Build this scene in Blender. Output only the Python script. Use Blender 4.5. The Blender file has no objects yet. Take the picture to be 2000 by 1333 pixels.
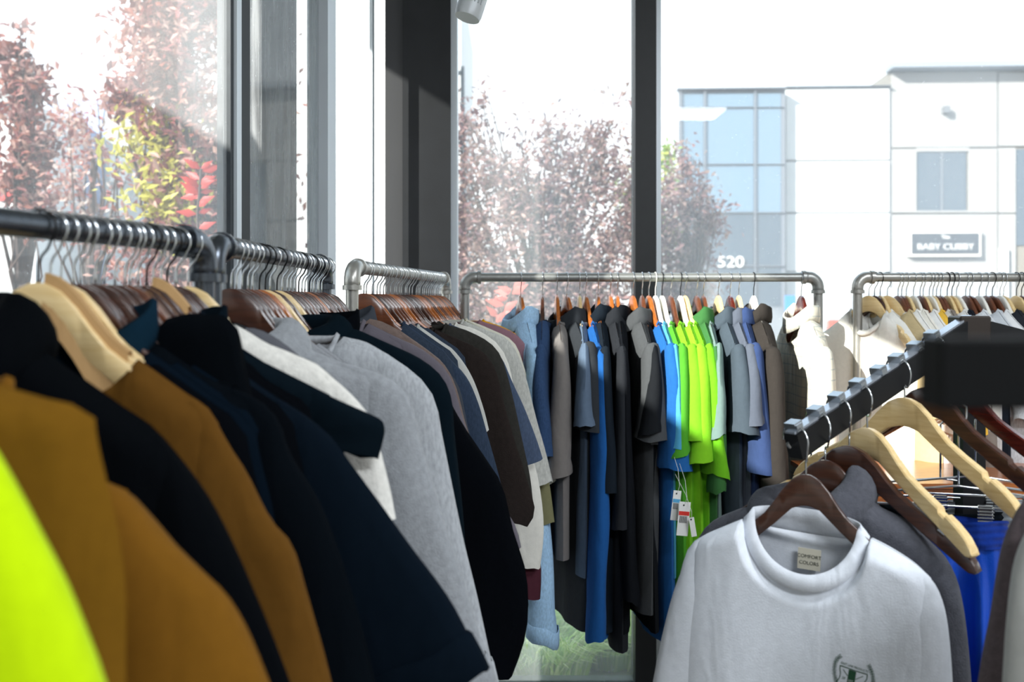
import bpy, bmesh, math, random
from mathutils import Vector, Matrix, noise
from mathutils.bvhtree import BVHTree
random.seed(7)
S = bpy.context.scene
COL = S.collection
F = 35.0/36.0*2000      # focal length in pixels of a 2000 px wide frame
HZ = 590.0              # horizon row
EYE = 1.43

# ---------------------------------------------------------------- camera, sky, sun, exposure
cam_d = bpy.data.cameras.new('camera'); cam = bpy.data.objects.new('camera', cam_d); COL.objects.link(cam)
cam.location = (0, 0, EYE); cam.rotation_euler = (math.pi/2, 0, 0)
cam_d.lens = 35; cam_d.sensor_width = 36; cam_d.shift_y = -(666.5-HZ)/2000
cam_d.clip_start = 0.05; cam_d.clip_end = 400
cam_d.dof.use_dof = True; cam_d.dof.focus_distance = 2.15; cam_d.dof.aperture_fstop = 4.6
S.camera = cam
W = bpy.data.worlds.new('sky'); S.world = W; W.use_nodes = True
wn = W.node_tree; wn.nodes.clear()
wo = wn.nodes.new('ShaderNodeOutputWorld'); wb = wn.nodes.new('ShaderNodeBackground')
tc = wn.nodes.new('ShaderNodeTexCoord'); sx = wn.nodes.new('ShaderNodeSeparateXYZ'); cr = wn.nodes.new('ShaderNodeValToRGB')
wn.links.new(tc.outputs['Generated'], sx.inputs[0]); wn.links.new(sx.outputs['Z'], cr.inputs[0])
cr.color_ramp.elements[0].position = 0.0; cr.color_ramp.elements[0].color = (1.0, 0.985, 0.97, 1)
cr.color_ramp.elements[1].position = 0.7; cr.color_ramp.elements[1].color = (0.62, 0.80, 1.0, 1)
wn.links.new(cr.outputs[0], wb.inputs[0]); wb.inputs[1].default_value = 1.7
wn.links.new(wb.outputs[0], wo.inputs[0])
sun_d = bpy.data.lights.new('sun', 'SUN'); sun = bpy.data.objects.new('sun', sun_d); COL.objects.link(sun)
SUN_DIR = Vector((1.0, 0.90, -0.62)).normalized()
sun.rotation_euler = SUN_DIR.to_track_quat('-Z', 'Y').to_euler(); sun.location = (-6, 3, 6)
sun_d.energy = 10; sun_d.angle = 0.01; sun_d.color = (1.0, 0.95, 0.88)
for (lx, ly, le) in ((1.2, -1.6, 95), (1.9, 0.6, 50)):      # added fill lamps with no seen source, behind and beside the camera
    ld = bpy.data.lights.new('added_fill_light', 'AREA'); lo = bpy.data.objects.new('added_fill_light', ld); COL.objects.link(lo)
    ld.shape = 'RECTANGLE'; ld.size = 1.2; ld.size_y = 0.6; ld.energy = le; ld.color = (0.88, 0.94, 1.0)
    lo.location = (lx, ly, 3.05)
vs = S.view_settings
vs.view_transform = 'Standard'; vs.look = 'None'; vs.exposure = 0.45; vs.gamma = 1.0; vs.use_curve_mapping = False
S.cycles.max_bounces = 8; S.cycles.transparent_max_bounces = 16; S.cycles.diffuse_bounces = 4
S.cycles.glossy_bounces = 3; S.cycles.caustics_reflective = False; S.cycles.caustics_refractive = False
S.cycles.sample_clamp_indirect = 6

# ---------------------------------------------------------------- helpers
def P(px, py, Y):
    return Vector(((px-1000)/F*Y, Y, EYE-(py-HZ)/F*Y))
MATS = {}
def srgb(c):
    if isinstance(c, str): c = [int(c[i:i+2], 16)/255 for i in (0, 2, 4)]
    return tuple(v/12.92 if v <= .04045 else ((v+.055)/1.055)**2.4 for v in c)+(1,)
def base_mat(name):
    m = bpy.data.materials.new(name); m.use_nodes = True
    nt = m.node_tree; return m, nt, nt.nodes['Principled BSDF']
def fabric(hexc, kind='jersey'):
    k = ('fab', hexc, kind)
    if k in MATS: return MATS[k]
    m, nt, b = base_mat('fabric_'+kind)
    c = srgb(hexc)
    t = nt.nodes.new('ShaderNodeTexCoord'); n = nt.nodes.new('ShaderNodeTexNoise'); n.inputs['Detail'].default_value = 4
    n.inputs['Scale'].default_value = {'heather': 260, 'fleece': 120, 'jersey': 90, 'satin': 14, 'denim': 320, 'knit': 60, 'plaid': 60}.get(kind, 90)
    mp = nt.nodes.new('ShaderNodeMapping'); nt.links.new(t.outputs['Object'], mp.inputs[0]); nt.links.new(mp.outputs[0], n.inputs['Vector'])
    if kind in ('heather', 'denim'): mp.inputs['Scale'].default_value = (1, 1, .35)
    r = nt.nodes.new('ShaderNodeValToRGB')
    amp = {'heather': .17, 'denim': .16, 'fleece': .12}.get(kind, .04)
    r.color_ramp.elements[0].position = .3; r.color_ramp.elements[1].position = .7
    r.color_ramp.elements[0].color = tuple(v*(1-amp) for v in c[:3])+(1,)
    r.color_ramp.elements[1].color = tuple(min(1, v*(1+amp)) for v in c[:3])+(1,)
    nt.links.new(n.outputs['Fac'], r.inputs[0]); src = r.outputs[0]
    if kind == 'plaid':
        for ax, rot in (('X', 0), ('Z', 0)):
            w = nt.nodes.new('ShaderNodeTexWave'); w.bands_direction = ax; w.inputs['Scale'].default_value = 11; w.inputs['Distortion'].default_value = .3
            nt.links.new(t.outputs['Object'], w.inputs['Vector'])
            mr = nt.nodes.new('ShaderNodeMapRange'); mr.inputs[1].default_value = .93; mr.inputs[2].default_value = 1; nt.links.new(w.outputs['Fac'], mr.inputs[0])
            mx = nt.nodes.new('ShaderNodeMix'); mx.data_type = 'RGBA'; mx.inputs['B'].default_value = srgb('8c9aa0')
            mm = nt.nodes.new('ShaderNodeMath'); mm.operation = 'MULTIPLY'; mm.inputs[1].default_value = .55; nt.links.new(mr.outputs[0], mm.inputs[0])
            nt.links.new(mm.outputs[0], mx.inputs['Factor']); nt.links.new(src, mx.inputs['A']); src = mx.outputs['Result']
    nt.links.new(src, b.inputs['Base Color'])
    b.inputs['Roughness'].default_value = .32 if kind == 'satin' else .92
    b.inputs['Specular IOR Level'].default_value = (.5 if kind == 'satin' else .03+.3*min(.3, max(c[:3])))
    b.inputs['Sheen Weight'].default_value = (.25 if kind in ('fleece', 'heather', 'knit') else .03)*min(1, 3*max(c[:3]))
    b.inputs['Sheen Roughness'].default_value = .5
    bp = nt.nodes.new('ShaderNodeBump'); bp.inputs['Strength'].default_value = .5 if kind in ('fleece', 'knit') else .2; bp.inputs['Distance'].default_value = .002
    n2 = nt.nodes.new('ShaderNodeTexNoise'); n2.inputs['Scale'].default_value = 420 if kind != 'knit' else 90; nt.links.new(t.outputs['Object'], n2.inputs['Vector'])
    nt.links.new(n2.outputs['Fac'], bp.inputs['Height'])
    mp3 = nt.nodes.new('ShaderNodeMapping'); mp3.inputs['Scale'].default_value = (1, 1, .38); mp3.inputs['Rotation'].default_value = (.2, .35, 0)
    n4 = nt.nodes.new('ShaderNodeTexNoise'); n4.inputs['Scale'].default_value = 13; n4.inputs['Detail'].default_value = 2.5; n4.inputs['Distortion'].default_value = .8
    nt.links.new(t.outputs['Object'], mp3.inputs[0]); nt.links.new(mp3.outputs[0], n4.inputs['Vector'])
    b4 = nt.nodes.new('ShaderNodeBump'); b4.inputs['Strength'].default_value = .55; b4.inputs['Distance'].default_value = .014
    nt.links.new(n4.outputs['Fac'], b4.inputs['Height']); nt.links.new(b4.outputs[0], bp.inputs['Normal']); nt.links.new(bp.outputs[0], b.inputs['Normal'])
    MATS[k] = m; return m
def plain(hexc, rough=.5, metal=0., coat=0., name='paint', spec=.5, bump=0., vary=0., scale=30):
    k = ('pl', hexc, rough, metal, coat, name, bump, vary)
    if k in MATS: return MATS[k]
    m, nt, b = base_mat(name); c = srgb(hexc)
    b.inputs['Base Color'].default_value = c; b.inputs['Roughness'].default_value = rough; b.inputs['Metallic'].default_value = metal
    b.inputs['Coat Weight'].default_value = coat; b.inputs['Specular IOR Level'].default_value = spec
    t = nt.nodes.new('ShaderNodeTexCoord'); n = nt.nodes.new('ShaderNodeTexNoise'); n.inputs['Scale'].default_value = scale; n.inputs['Detail'].default_value = 6
    nt.links.new(t.outputs['Object'], n.inputs['Vector'])
    if vary:
        r = nt.nodes.new('ShaderNodeValToRGB'); r.color_ramp.elements[0].position = .3; r.color_ramp.elements[1].position = .7
        r.color_ramp.elements[0].color = tuple(v*(1-vary) for v in c[:3])+(1,); r.color_ramp.elements[1].color = tuple(min(1, v*(1+vary)) for v in c[:3])+(1,)
        nt.links.new(n.outputs['Fac'], r.inputs[0]); nt.links.new(r.outputs[0], b.inputs['Base Color'])
    if bump:
        bp = nt.nodes.new('ShaderNodeBump'); bp.inputs['Strength'].default_value = bump; bp.inputs['Distance'].default_value = .003
        nt.links.new(n.outputs['Fac'], bp.inputs['Height']); nt.links.new(bp.outputs[0], b.inputs['Normal'])
    MATS[k] = m; return m
def wood(hexc, dark, rough=.3, coat=.4):
    k = ('wood', hexc)
    if k in MATS: return MATS[k]
    m, nt, b = base_mat('varnished_wood')
    t = nt.nodes.new('ShaderNodeTexCoord'); mp = nt.nodes.new('ShaderNodeMapping'); mp.inputs['Scale'].default_value = (3, 30, 38)
    n = nt.nodes.new('ShaderNodeTexNoise'); n.inputs['Scale'].default_value = 4; n.inputs['Detail'].default_value = 8; n.inputs['Distortion'].default_value = .6
    r = nt.nodes.new('ShaderNodeValToRGB'); r.color_ramp.elements[0].color = srgb(dark); r.color_ramp.elements[1].color = srgb(hexc)
    r.color_ramp.elements[0].position = .25; r.color_ramp.elements[1].position = .6
    nt.links.new(t.outputs['Object'], mp.inputs[0]); nt.links.new(mp.outputs[0], n.inputs['Vector']); nt.links.new(n.outputs['Fac'], r.inputs[0])
    nt.links.new(r.outputs[0], b.inputs['Base Color']); b.inputs['Roughness'].default_value = rough; b.inputs['Coat Weight'].default_value = coat; b.inputs['Coat Roughness'].default_value = .2
    MATS[k] = m; return m
def glass_mat(name, dust, streak=False, tint=(.96, .985, .985, 1)):  # dust sets real grime plus a white veil for glare
    m = bpy.data.materials.new(name); m.use_nodes = True; nt = m.node_tree; nt.nodes.clear()
    o = nt.nodes.new('ShaderNodeOutputMaterial'); tr = nt.nodes.new('ShaderNodeBsdfTransparent'); tr.inputs[0].default_value = tint
    gl = nt.nodes.new('ShaderNodeBsdfGlossy'); gl.inputs['Roughness'].default_value = .02
    di = nt.nodes.new('ShaderNodeBsdfDiffuse'); di.inputs[0].default_value = (.9, .93, .95, 1)
    tl = nt.nodes.new('ShaderNodeBsdfTranslucent'); tl.inputs[0].default_value = (.9, .93, .95, 1)
    a = nt.nodes.new('ShaderNodeMixShader'); a.inputs[0].default_value = .6
    nt.links.new(di.outputs[0], a.inputs[1]); nt.links.new(tl.outputs[0], a.inputs[2])
    lw0 = nt.nodes.new('ShaderNodeFresnel'); lw0.inputs[0].default_value = 1.3
    ge = nt.nodes.new('ShaderNodeNewGeometry'); lw = nt.nodes.new('ShaderNodeMath'); lw.operation = 'MULTIPLY'; iv = nt.nodes.new('ShaderNodeMath'); iv.operation = 'SUBTRACT'; iv.inputs[0].default_value = 1
    nt.links.new(ge.outputs['Backfacing'], iv.inputs[1]); nt.links.new(iv.outputs[0], lw.inputs[0]); nt.links.new(lw0.outputs[0], lw.inputs[1])
    g = nt.nodes.new('ShaderNodeMixShader'); nt.links.new(lw.outputs[0], g.inputs[0]); nt.links.new(tr.outputs[0], g.inputs[1]); nt.links.new(gl.outputs[0], g.inputs[2])
    x = nt.nodes.new('ShaderNodeMixShader')
    t = nt.nodes.new('ShaderNodeTexCoord'); mp = nt.nodes.new('ShaderNodeMapping'); mp.inputs['Scale'].default_value = (1.2, 1.2, .25) if not streak else (5, 5, .5)
    n = nt.nodes.new('ShaderNodeTexNoise'); n.inputs['Scale'].default_value = 2.2 if not streak else 9; n.inputs['Detail'].default_value = 8
    nt.links.new(t.outputs['Object'], mp.inputs[0]); nt.links.new(mp.outputs[0], n.inputs['Vector'])
    mr = nt.nodes.new('ShaderNodeMapRange'); mr.inputs[1].default_value = .35; mr.inputs[2].default_value = .75
    mr.inputs[3].default_value = dust*(.25 if streak else .55); mr.inputs[4].default_value = dust*(2 if streak else 1.6); nt.links.new(n.outputs['Fac'], mr.inputs[0])
    v = nt.nodes.new('ShaderNodeTexVoronoi'); v.inputs['Scale'].default_value = 85; nt.links.new(t.outputs['Object'], v.inputs['Vector'])
    n3 = nt.nodes.new('ShaderNodeTexNoise'); n3.inputs['Scale'].default_value = 40; nt.links.new(t.outputs['Object'], n3.inputs['Vector'])
    sp = nt.nodes.new('ShaderNodeMapRange'); sp.inputs[1].default_value = .13; sp.inputs[2].default_value = .07; sp.inputs[3].default_value = 0; sp.inputs[4].default_value = .5
    nt.links.new(v.outputs['Distance'], sp.inputs[0])
    s2 = nt.nodes.new('ShaderNodeMapRange'); s2.inputs[1].default_value = .56; s2.inputs[2].default_value = .62; nt.links.new(n3.outputs['Fac'], s2.inputs[0])
    mu = nt.nodes.new('ShaderNodeMath'); mu.operation = 'MULTIPLY'; nt.links.new(sp.outputs[0], mu.inputs[0]); nt.links.new(s2.outputs[0], mu.inputs[1])
    ad = nt.nodes.new('ShaderNodeMath'); ad.use_clamp = True; nt.links.new(mr.outputs[0], ad.inputs[0]); nt.links.new(mu.outputs[0], ad.inputs[1])
    nt.links.new(ad.outputs[0], x.inputs[0]); nt.links.new(g.outputs[0], x.inputs[1]); nt.links.new(a.outputs[0], x.inputs[2])
    nt.links.new(x.outputs[0], o.inputs[0]); return m

def link_mesh(name, verts, faces, mat, parent=None, smooth=True, angle=None, mats=None, midx=None):
    me = bpy.data.meshes.new(name); me.from_pydata([tuple(v) for v in verts], [], faces)
    if mats:
        for q in mats: me.materials.append(q)
        if midx: me.polygons.foreach_set('material_index', midx)
    else: me.materials.append(mat)
    if smooth: me.polygons.foreach_set('use_smooth', [True]*len(me.polygons))
    me.update()
    if angle: me.set_sharp_from_angle(angle=math.radians(angle))
    o = bpy.data.objects.new(name, me); COL.objects.link(o)
    if parent: o.parent = parent
    return o
def obj_from_mesh(name, me, parent=None):
    o = bpy.data.objects.new(name, me); COL.objects.link(o)
    if parent: o.parent = parent
    return o
def empty(name, loc, rz=0, label=None, cat=None, group=None, ry=0):
    o = bpy.data.objects.new(name, None); COL.objects.link(o); o.location = loc; o.rotation_euler = (0, ry, rz); o.empty_display_size = .05
    if label: o['label'] = label
    if cat: o['category'] = cat
    if group: o['group'] = group
    return o
def tag(o, label=None, cat=None, group=None, kind=None):
    if label: o['label'] = label
    if cat: o['category'] = cat
    if group: o['group'] = group
    if kind: o['kind'] = kind
    return o
class MB:
    def __init__(s): s.v = []; s.f = []
    def add(s, vs_, fs_):
        k = len(s.v); s.v += [Vector(q) for q in vs_]; s.f += [tuple(i+k for i in q) for q in fs_]; return s
    def box(s, x0, y0, z0, x1, y1, z1, bev=0):
        if bev:
            e = bev; vs_ = []; 
            for z, d in ((z0, e), (z0+e, 0), (z1-e, 0), (z1, e)):
                for (x, y) in ((x0+d, y0+e+0), (x0+e+0, y0+d), (x1-e, y0+d), (x1-d, y0+e), (x1-d, y1-e), (x1-e, y1-d), (x0+e, y1-d), (x0+d, y1-e)):
                    vs_.append((x, y, z))
            fs_ = [tuple(range(7, -1, -1)), tuple(range(24, 32))]
            for r in range(3):
                for i in range(8): fs_.append((r*8+i, r*8+(i+1) % 8, (r+1)*8+(i+1) % 8, (r+1)*8+i))
            return s.add(vs_, fs_)
        return s.add([(x0, y0, z0), (x1, y0, z0), (x1, y1, z0), (x0, y1, z0), (x0, y0, z1), (x1, y0, z1), (x1, y1, z1), (x0, y1, z1)],
                     [(0, 3, 2, 1), (4, 5, 6, 7), (0, 1, 5, 4), (1, 2, 6, 5), (2, 3, 7, 6), (3, 0, 4, 7)])
    def obox(s, a, b, w, h, up=Vector((0, 0, 1))):      # bar from a to b with cross-section w x h
        a = Vector(a); b = Vector(b); d = (b-a).normalized(); sd = d.cross(up).normalized(); u = sd.cross(d)
        vs_ = [p+sd*w/2*i+u*h/2*j for p in (a, b) for (i, j) in ((-1, -1), (1, -1), (1, 1), (-1, 1))]
        return s.add(vs_, [(0, 1, 2, 3), (7, 6, 5, 4), (0, 4, 5, 1), (1, 5, 6, 2), (2, 6, 7, 3), (3, 7, 4, 0)])
    def tube(s, pts, r, n=8, caps=True):
        pts = [Vector(p) for p in pts]; rs = r if isinstance(r, (list, tuple)) else [r]*len(pts)
        t0 = (pts[1]-pts[0]).normalized(); ref = Vector((0, 0, 1)) if abs(t0.z) < .9 else Vector((0, 1, 0))
        nrm = t0.cross(ref).normalized(); rings = []; vs_ = []
        for i, p in enumerate(pts):
            t = ((pts[min(i+1, len(pts)-1)]-pts[max(i-1, 0)])).normalized()
            nrm = (nrm-t*nrm.dot(t)).normalized(); bn = t.cross(nrm)
            for k in range(n):
                a = 2*math.pi*k/n; vs_.append(p+(nrm*math.cos(a)+bn*math.sin(a))*rs[i])
        fs_ = []
        for i in range(len(pts)-1):
            for k in range(n): fs_.append((i*n+k, i*n+(k+1) % n, (i+1)*n+(k+1) % n, (i+1)*n+k))
        if caps: fs_.append(tuple(range(n-1, -1, -1))); fs_.append(tuple((len(pts)-1)*n+k for k in range(n)))
        return s.add(vs_, fs_)
    def build(s, name, mat, parent=None, smooth=False, angle=None):
        return link_mesh(name, s.v, s.f, mat, parent, smooth=smooth or bool(angle), angle=angle)
def struct(o, label=None):
    o['kind'] = 'structure'
    if label: o['label'] = label
    return o

# materials
M_pipe = plain('565b62', .27, .9, name='blackened_steel_pipe', bump=.15, scale=120)
M_pipe2 = plain('b0aea8', .34, .7, name='grey_steel_pipe', bump=.15, scale=120)
M_chrome = plain('d9dcdf', .16, 1., name='chrome_wire')
M_blackwire = plain('101114', .3, .5, name='black_wire')
M_black = plain('0a0b0e', .5, .0, name='black_steel', spec=.35)
M_dkframe = plain('34383c', .5, .35, name='dark_anodised_frame', bump=.05, vary=.12)
M_silver = plain('d6dde3', .4, .25, name='silver_frame')
M_white = plain('e6e6e4', .6, name='white_paint', bump=.03)
M_wall = plain('cfcdc8', .85, name='painted_wall', bump=.1)
M_floor = plain('6f6a64', .55, name='polished_concrete', vary=.2, scale=4)
M_ceiling = plain('bdbdbb', .9, name='ceiling_paint', bump=.1)
WOODS = {'walnut': wood('4a2b1e', '2a1711', .3, .5), 'natural': wood('ecd09a', 'dab87c', .35, .25), 'amber': wood('b5682c', '8a4a1c', .3, .5),
         'chestnut': wood('6e3f28', '4d2a1b', .3, .5), 'cherry': wood('5a1d14', '3a100c', .12, .9), 'white': plain('f2efe6', .4, name='cream_plastic')}
GL_back = glass_mat('dusty_glare_glass', .17)  # dust film strengthened to imitate veiling glare over the street view
GL_left = glass_mat('hazy_window_glass', .12)
GL_streak = glass_mat('streaked_window_glass', .22, True)

# ---------------------------------------------------------------- room
def wl(Y, off=0.0): return Vector((-.90+.13*Y-off, Y, 0))      # left glass wall line
def wy(px): return .9/(.13-(px-1000)/F)
YB = 3.494
TOPZ = 3.15
def leftbar(name, pa, pb, mat, inn, out, z0=0, z1=TOPZ, Ya=None, Yb=None):
    a = wl(Ya if Ya is not None else wy(pa)); b = wl(Yb if Yb is not None else wy(pb))
    n = Vector((1, -.13, 0)).normalized()
    vs_ = [a+n*inn, b+n*inn, b-n*out, a-n*out]
    m = MB(); m.add([v+Vector((0, 0, z0)) for v in vs_]+[v+Vector((0, 0, z1)) for v in vs_],
                    [(3, 2, 1, 0), (4, 5, 6, 7), (0, 1, 5, 4), (1, 2, 6, 5), (2, 3, 7, 6), (3, 0, 4, 7)])
    return struct(m.build(name, mat))
m = MB().box(-1.9, -4, -.1, 4.2, YB+.15, 0); struct(m.build('floor', M_floor))
m = MB().box(-1.9, -4, TOPZ, 4.2, YB+.15, TOPZ+.15); struct(m.build('ceiling', M_ceiling))
m = MB().box(4.05, -4, 0, 4.2, YB+.15, TOPZ); struct(m.build('wall_right', M_wall))
m = MB().box(-1.5, -4.0, 0, 4.2, -3.85, TOPZ); struct(m.build('wall_back', M_wall))
# left glass wall, near to far
w1 = leftbar('window_1', 0, 0, GL_left, .003, .003, .1, TOPZ, Ya=.86, Yb=wy(441))
w1['label'] = 'large hazy window pane behind the nearest left rack'
leftbar('trim_1', 0, 0, M_dkframe, .03, .05, 0, .1, Ya=.86, Yb=wy(441))
leftbar('wall_left', 0, 0, M_wall, .06, .1, 0, TOPZ, Ya=-3.9, Yb=.86)
leftbar('trim_2', 440, 446, M_dkframe, .012, .005)
leftbar('trim_3', 446, 455, M_silver, .02, .005)
leftbar('trim_4', 455, 485, plain('2c3033', .6, .2, name='charcoal_panel'), .004, .01)
leftbar('trim_5', 485, 620, plain('45474a', .7, .2, name='dark_cladding', vary=.25, scale=9), -.06, .075)
w2 = leftbar('window_2', 485, 620, GL_streak, .003, .001, .1, TOPZ); w2['label'] = 'dust-streaked pane in front of a dark cladding column'
leftbar('trim_6', 620, 636, M_silver, .03, .03)
leftbar('trim_7', 636, 641, plain('8f969b', .4, .5, name='grey_gasket'), .01, .03)
leftbar('trim_8', 641, 650, M_dkframe, .0, .03)
w3 = leftbar('window_3', 0, 0, GL_back, .003, .003, .1, TOPZ, Ya=wy(650), Yb=YB-.02); w3['label'] = 'narrow bright pane between two dark posts'
leftbar('trim_9', 0, 0, M_white, .0, .05, 0, .1, Ya=wy(650), Yb=YB-.02)
leftbar('trim_10', 725, 729, M_silver, .004, .006)
# back (street) wall at y = YB
def backbar(name, pa, pb, mat, inn, out, z0=0, z1=TOPZ):
    x0 = (pa-1000)/F*(YB-inn); x1 = (pb-1000)/F*(YB-inn)
    return struct(MB().box(x0, YB-inn, z0, x1, YB+out, z1).build(name, mat))
backbar('trim_11', 752, 786, plain('3a3a3c', .5, .3, name='grey_frame'), .02, .08)
backbar('trim_12', 786, 880, plain('14161a', .5, .2, name='dark_post', vary=.2, scale=14), .05, .10)
backbar('trim_13', 880, 893, M_silver, .03, .05)
backbar('trim_14', 1241, 1282, plain('242628', .5, .2, name='dark_mullion', vary=.1), .06, .06)
backbar('trim_15', 1282, 1291, M_silver, .05, .05)
struct(MB().box(-.2, YB-.05, 0, 4.05, YB+.05, .1).build('trim_16', M_dkframe))
x0 = (893-1000)/F*YB; x1 = (1241-1000)/F*YB; x2 = (1291-1000)/F*YB
g = struct(MB().box(x0, YB-.004, .1, x1, YB+.002, TOPZ).build('window_4', GL_back), 'street window pane in front of the pink-leaved tree')
g = struct(MB().box(x2, YB-.004, .1, 4.05, YB+.002, TOPZ).build('window_5', GL_back), 'street window pane facing the two commercial buildings')

# unseen screen added outside to keep sun off the left racks
sc_ = empty('sun_blocker_screen', (-1.95, 0, 0), 0, 'added out-of-view dark slatted sun blocker outside the near end of the left window', 'screen')
for yy in (-3.0, -1.6, -.2, 1.15): MB().box(.02, yy-.05, 0, .12, yy+.05, 2.58).build('post', M_dkframe, sc_)
for j in range(17): MB().box(-.02, -3.1, .05+j*.149, .02, 1.2, .05+j*.149+.148, .003).build('slat', M_dkframe, sc_)

# ---------------------------------------------------------------- outdoors
M_ground = plain('8d897f', .9, name='concrete_paving', vary=.15, scale=2)
M_asphalt = plain('77787a', .9, name='asphalt', vary=.15, scale=6)
struct(MB().box(-60, YB+.2, -.2, 60, 9, -.06).build('ground', M_ground))
struct(MB().box(-60, 9, -.25, 60, 110, -.1).build('ground', M_asphalt))
struct(MB().box(-60, -10, -.2, -2.0, YB+.2, -.06).build('ground', M_ground))

def facade_building(name, label, pxl, pxr, pyt, Yd, slope, depth, matw, skew=0.0):
    """box building, front face from pixel columns at distance Yd; returns root and mapping (px,py)->local x,z"""
    xl = (pxl-1000)/F*Yd; xr = (pxr-1000)/F*Yd; h = EYE-(pyt-HZ)/F*Yd
    r = empty(name, (xl, Yd, 0), slope, label, 'building')
    wdt = (xr-xl)/math.cos(slope)
    MB().add([(0, 0, -.1), (wdt, 0, -.1), (wdt, depth, -.1), (depth*skew, depth, -.1), (0, 0, h), (wdt, 0, h), (wdt, depth, h), (depth*skew, depth, h)], [(0, 3, 2, 1), (4, 5, 6, 7), (0, 1, 5, 4), (1, 2, 6, 5), (2, 3, 7, 6), (3, 0, 4, 7)]).build('wall', matw, r)
    def q(px, py):
        k = (px-1000)/F; c, s = math.cos(slope), math.sin(slope)
        x = (k*Yd-xl)/(c-k*s); Yp = Yd+x*s
        return x, EYE-(py-HZ)/F*Yp
    return r, q, h, wdt
def quad(m, q, x0, y0, x1, y1, d0, d1):
    a = q(x0, y1); b = q(x1, y0); return m.box(a[0], d0, a[1], b[0], d1, b[1])
M_bwhite = plain('d2d2d0', .8, name='white_stucco', vary=.03, scale=1)
M_bcream = plain('9a9896', .85, name='cream_stucco', vary=.04, scale=1)
M_bglass = plain('5f7688', .08, .0, 1., name='blue_building_glass', spec=.9)
M_bglass2 = plain('3e4c59', .1, .0, 1., name='dark_building_glass', spec=.9)
M_bframe = plain('777b82', .5, .3, name='grey_building_frame')
SL = -math.radians(3.0)
# glass-fronted building 520
r, q, h, wd = facade_building('glass_office_building', 'two-storey blue glass office building numbered 520 with grey frame', 1325, 1531, 176, 46, SL, 14, M_bframe, skew=.22)
cols = (1329, 1376, 1474, 1527); rows = (181, 211, 322, 416, 520, 600)
for i in range(3):
    for j in range(5):
        m = quad(MB(), q, cols[i]+2, rows[j]+1.5, cols[i+1]-2, rows[j+1]-1.5, -.02, .05); m.build('window_pane', M_bglass if j < 3 else M_bglass2, r)
    quad(MB(), q, cols[i]-1.5, 176, cols[i]+1.5, 600, -.15, 0).build('mullion', M_bframe, r)
for j in rows[:-1]: quad(MB(), q, 1325, j-1.2, 1531, j+1.2, -.12, 0).build('transom', M_bframe, r)
quad(MB(), q, 1322, 172, 1533, 177, -.3, .3).build('parapet', M_bframe, r)
def text_mesh(body, size, mat, name, parent, loc, rot=(math.pi/2, 0, 0), extrude=.02, align='CENTER', bold=0.0, sxy=1.0):
    cu = bpy.data.curves.new('txt', 'FONT'); cu.body = body; cu.size = size; cu.extrude = extrude; cu.align_x = align; cu.align_y = 'CENTER'; cu.offset = bold
    to = bpy.data.objects.new('txt', cu); COL.objects.link(to)
    dg = bpy.context.evaluated_depsgraph_get(); me = bpy.data.meshes.new_from_object(to.evaluated_get(dg))
    bpy.data.objects.remove(to); bpy.data.curves.remove(cu)
    me.materials.clear(); me.materials.append(mat)
    o = obj_from_mesh(name, me, parent); o.location = loc; o.rotation_euler = rot; o.scale = (sxy, 1, 1); return o
a = q(1426, 513); text_mesh('520', .72, M_bwhite, 'number_sign', r, (a[0], -.12, a[1]), extrude=.05, bold=.005, sxy=1.15)
# plain white building between
r, q, h, wd = facade_building('white_building', 'plain white rendered building between the glass office and the cream shop', 1531, 1737, 172, 46.5, SL, 14, plain('8f9092', .85, name='white_render'))
for j, (ya, yb) in enumerate(((175, 313), (316, 415), (418, 530), (533, 680))):
    quad(MB(), q, 1534, ya, 1735, yb, -.12, .0).build('panel', M_bwhite, r)
quad(MB(), q, 1530, 169, 1738, 172, -.3, .1).build('parapet', plain('55606b', .6, name='slate_flashing'), r)
# cream shop building
r, q, h, wd = facade_building('cream_shop_building', 'cream stucco shop building with grey roof edge and dark shop sign', 1738, 2240, 140, 46.4, SL, 14, plain('7f7970', .85, name='cream_backing'))
for (a0, b0, a1, b1) in ((1740, 141, 1945, 289), (1948, 141, 2200, 286), (1740, 292, 1788, 416), (1890, 291, 1945, 416), (1948, 290, 1981, 416), (1740, 419, 1945, 640), (1948, 419, 1981, 640), (1788, 412, 1890, 416), (1788, 289, 1890, 297)):
    quad(MB(), q, a0, b0, a1, b1, -.14, 0).build('panel', M_bcream, r)
quad(MB(), q, 1731, 124, 2240, 141, -1.0, .2).build('roof_edge', plain('8d939c', .6, name='roof_metal'), r)
for (a0, a1) in ((1790, 1836), (1840, 1886)):
    quad(MB(), q, a0, 297, a1, 412, -.06, 0).build('window_pane', M_bglass2, r)
quad(MB(), q, 1836, 297, 1840, 412, -.1, 0).build('mullion', M_bframe, r)
quad(MB(), q, 1983, 290, 2240, 480, -.06, 0).build('window_pane', M_bglass2, r)
quad(MB(), q, 1837, 211, 1847, 224, -.55, 0).build('wall_lamp', plain('6d6f73', .5, name='lamp_grey'), r)
quad(MB(), q, 1948, 485, 1962, 640, -.4, -.14).build('downpipe', M_white, r)
sg = quad(MB(), q, 1768, 451, 1907, 502, -.5, -.14).build('sign_box', plain('e6e0d6', .7, name='sign_surround'), r)
quad(MB(), q, 1773, 457, 1902, 497, -.56, -.5).build('sign_board', plain('3c4048', .6, name='sign_charcoal'), sg)
a = q(1837, 484); text_mesh('BABY CUBBY', .40, M_bwhite, 'lettering', sg, (a[0], -.6, a[1]), extrude=.03, bold=.0, sxy=1.1)
a = q(1837, 465); text_mesh('The', .24, M_bwhite, 'lettering', sg, (a[0], -.6, a[1]), extrude=.03, bold=.006)
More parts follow.
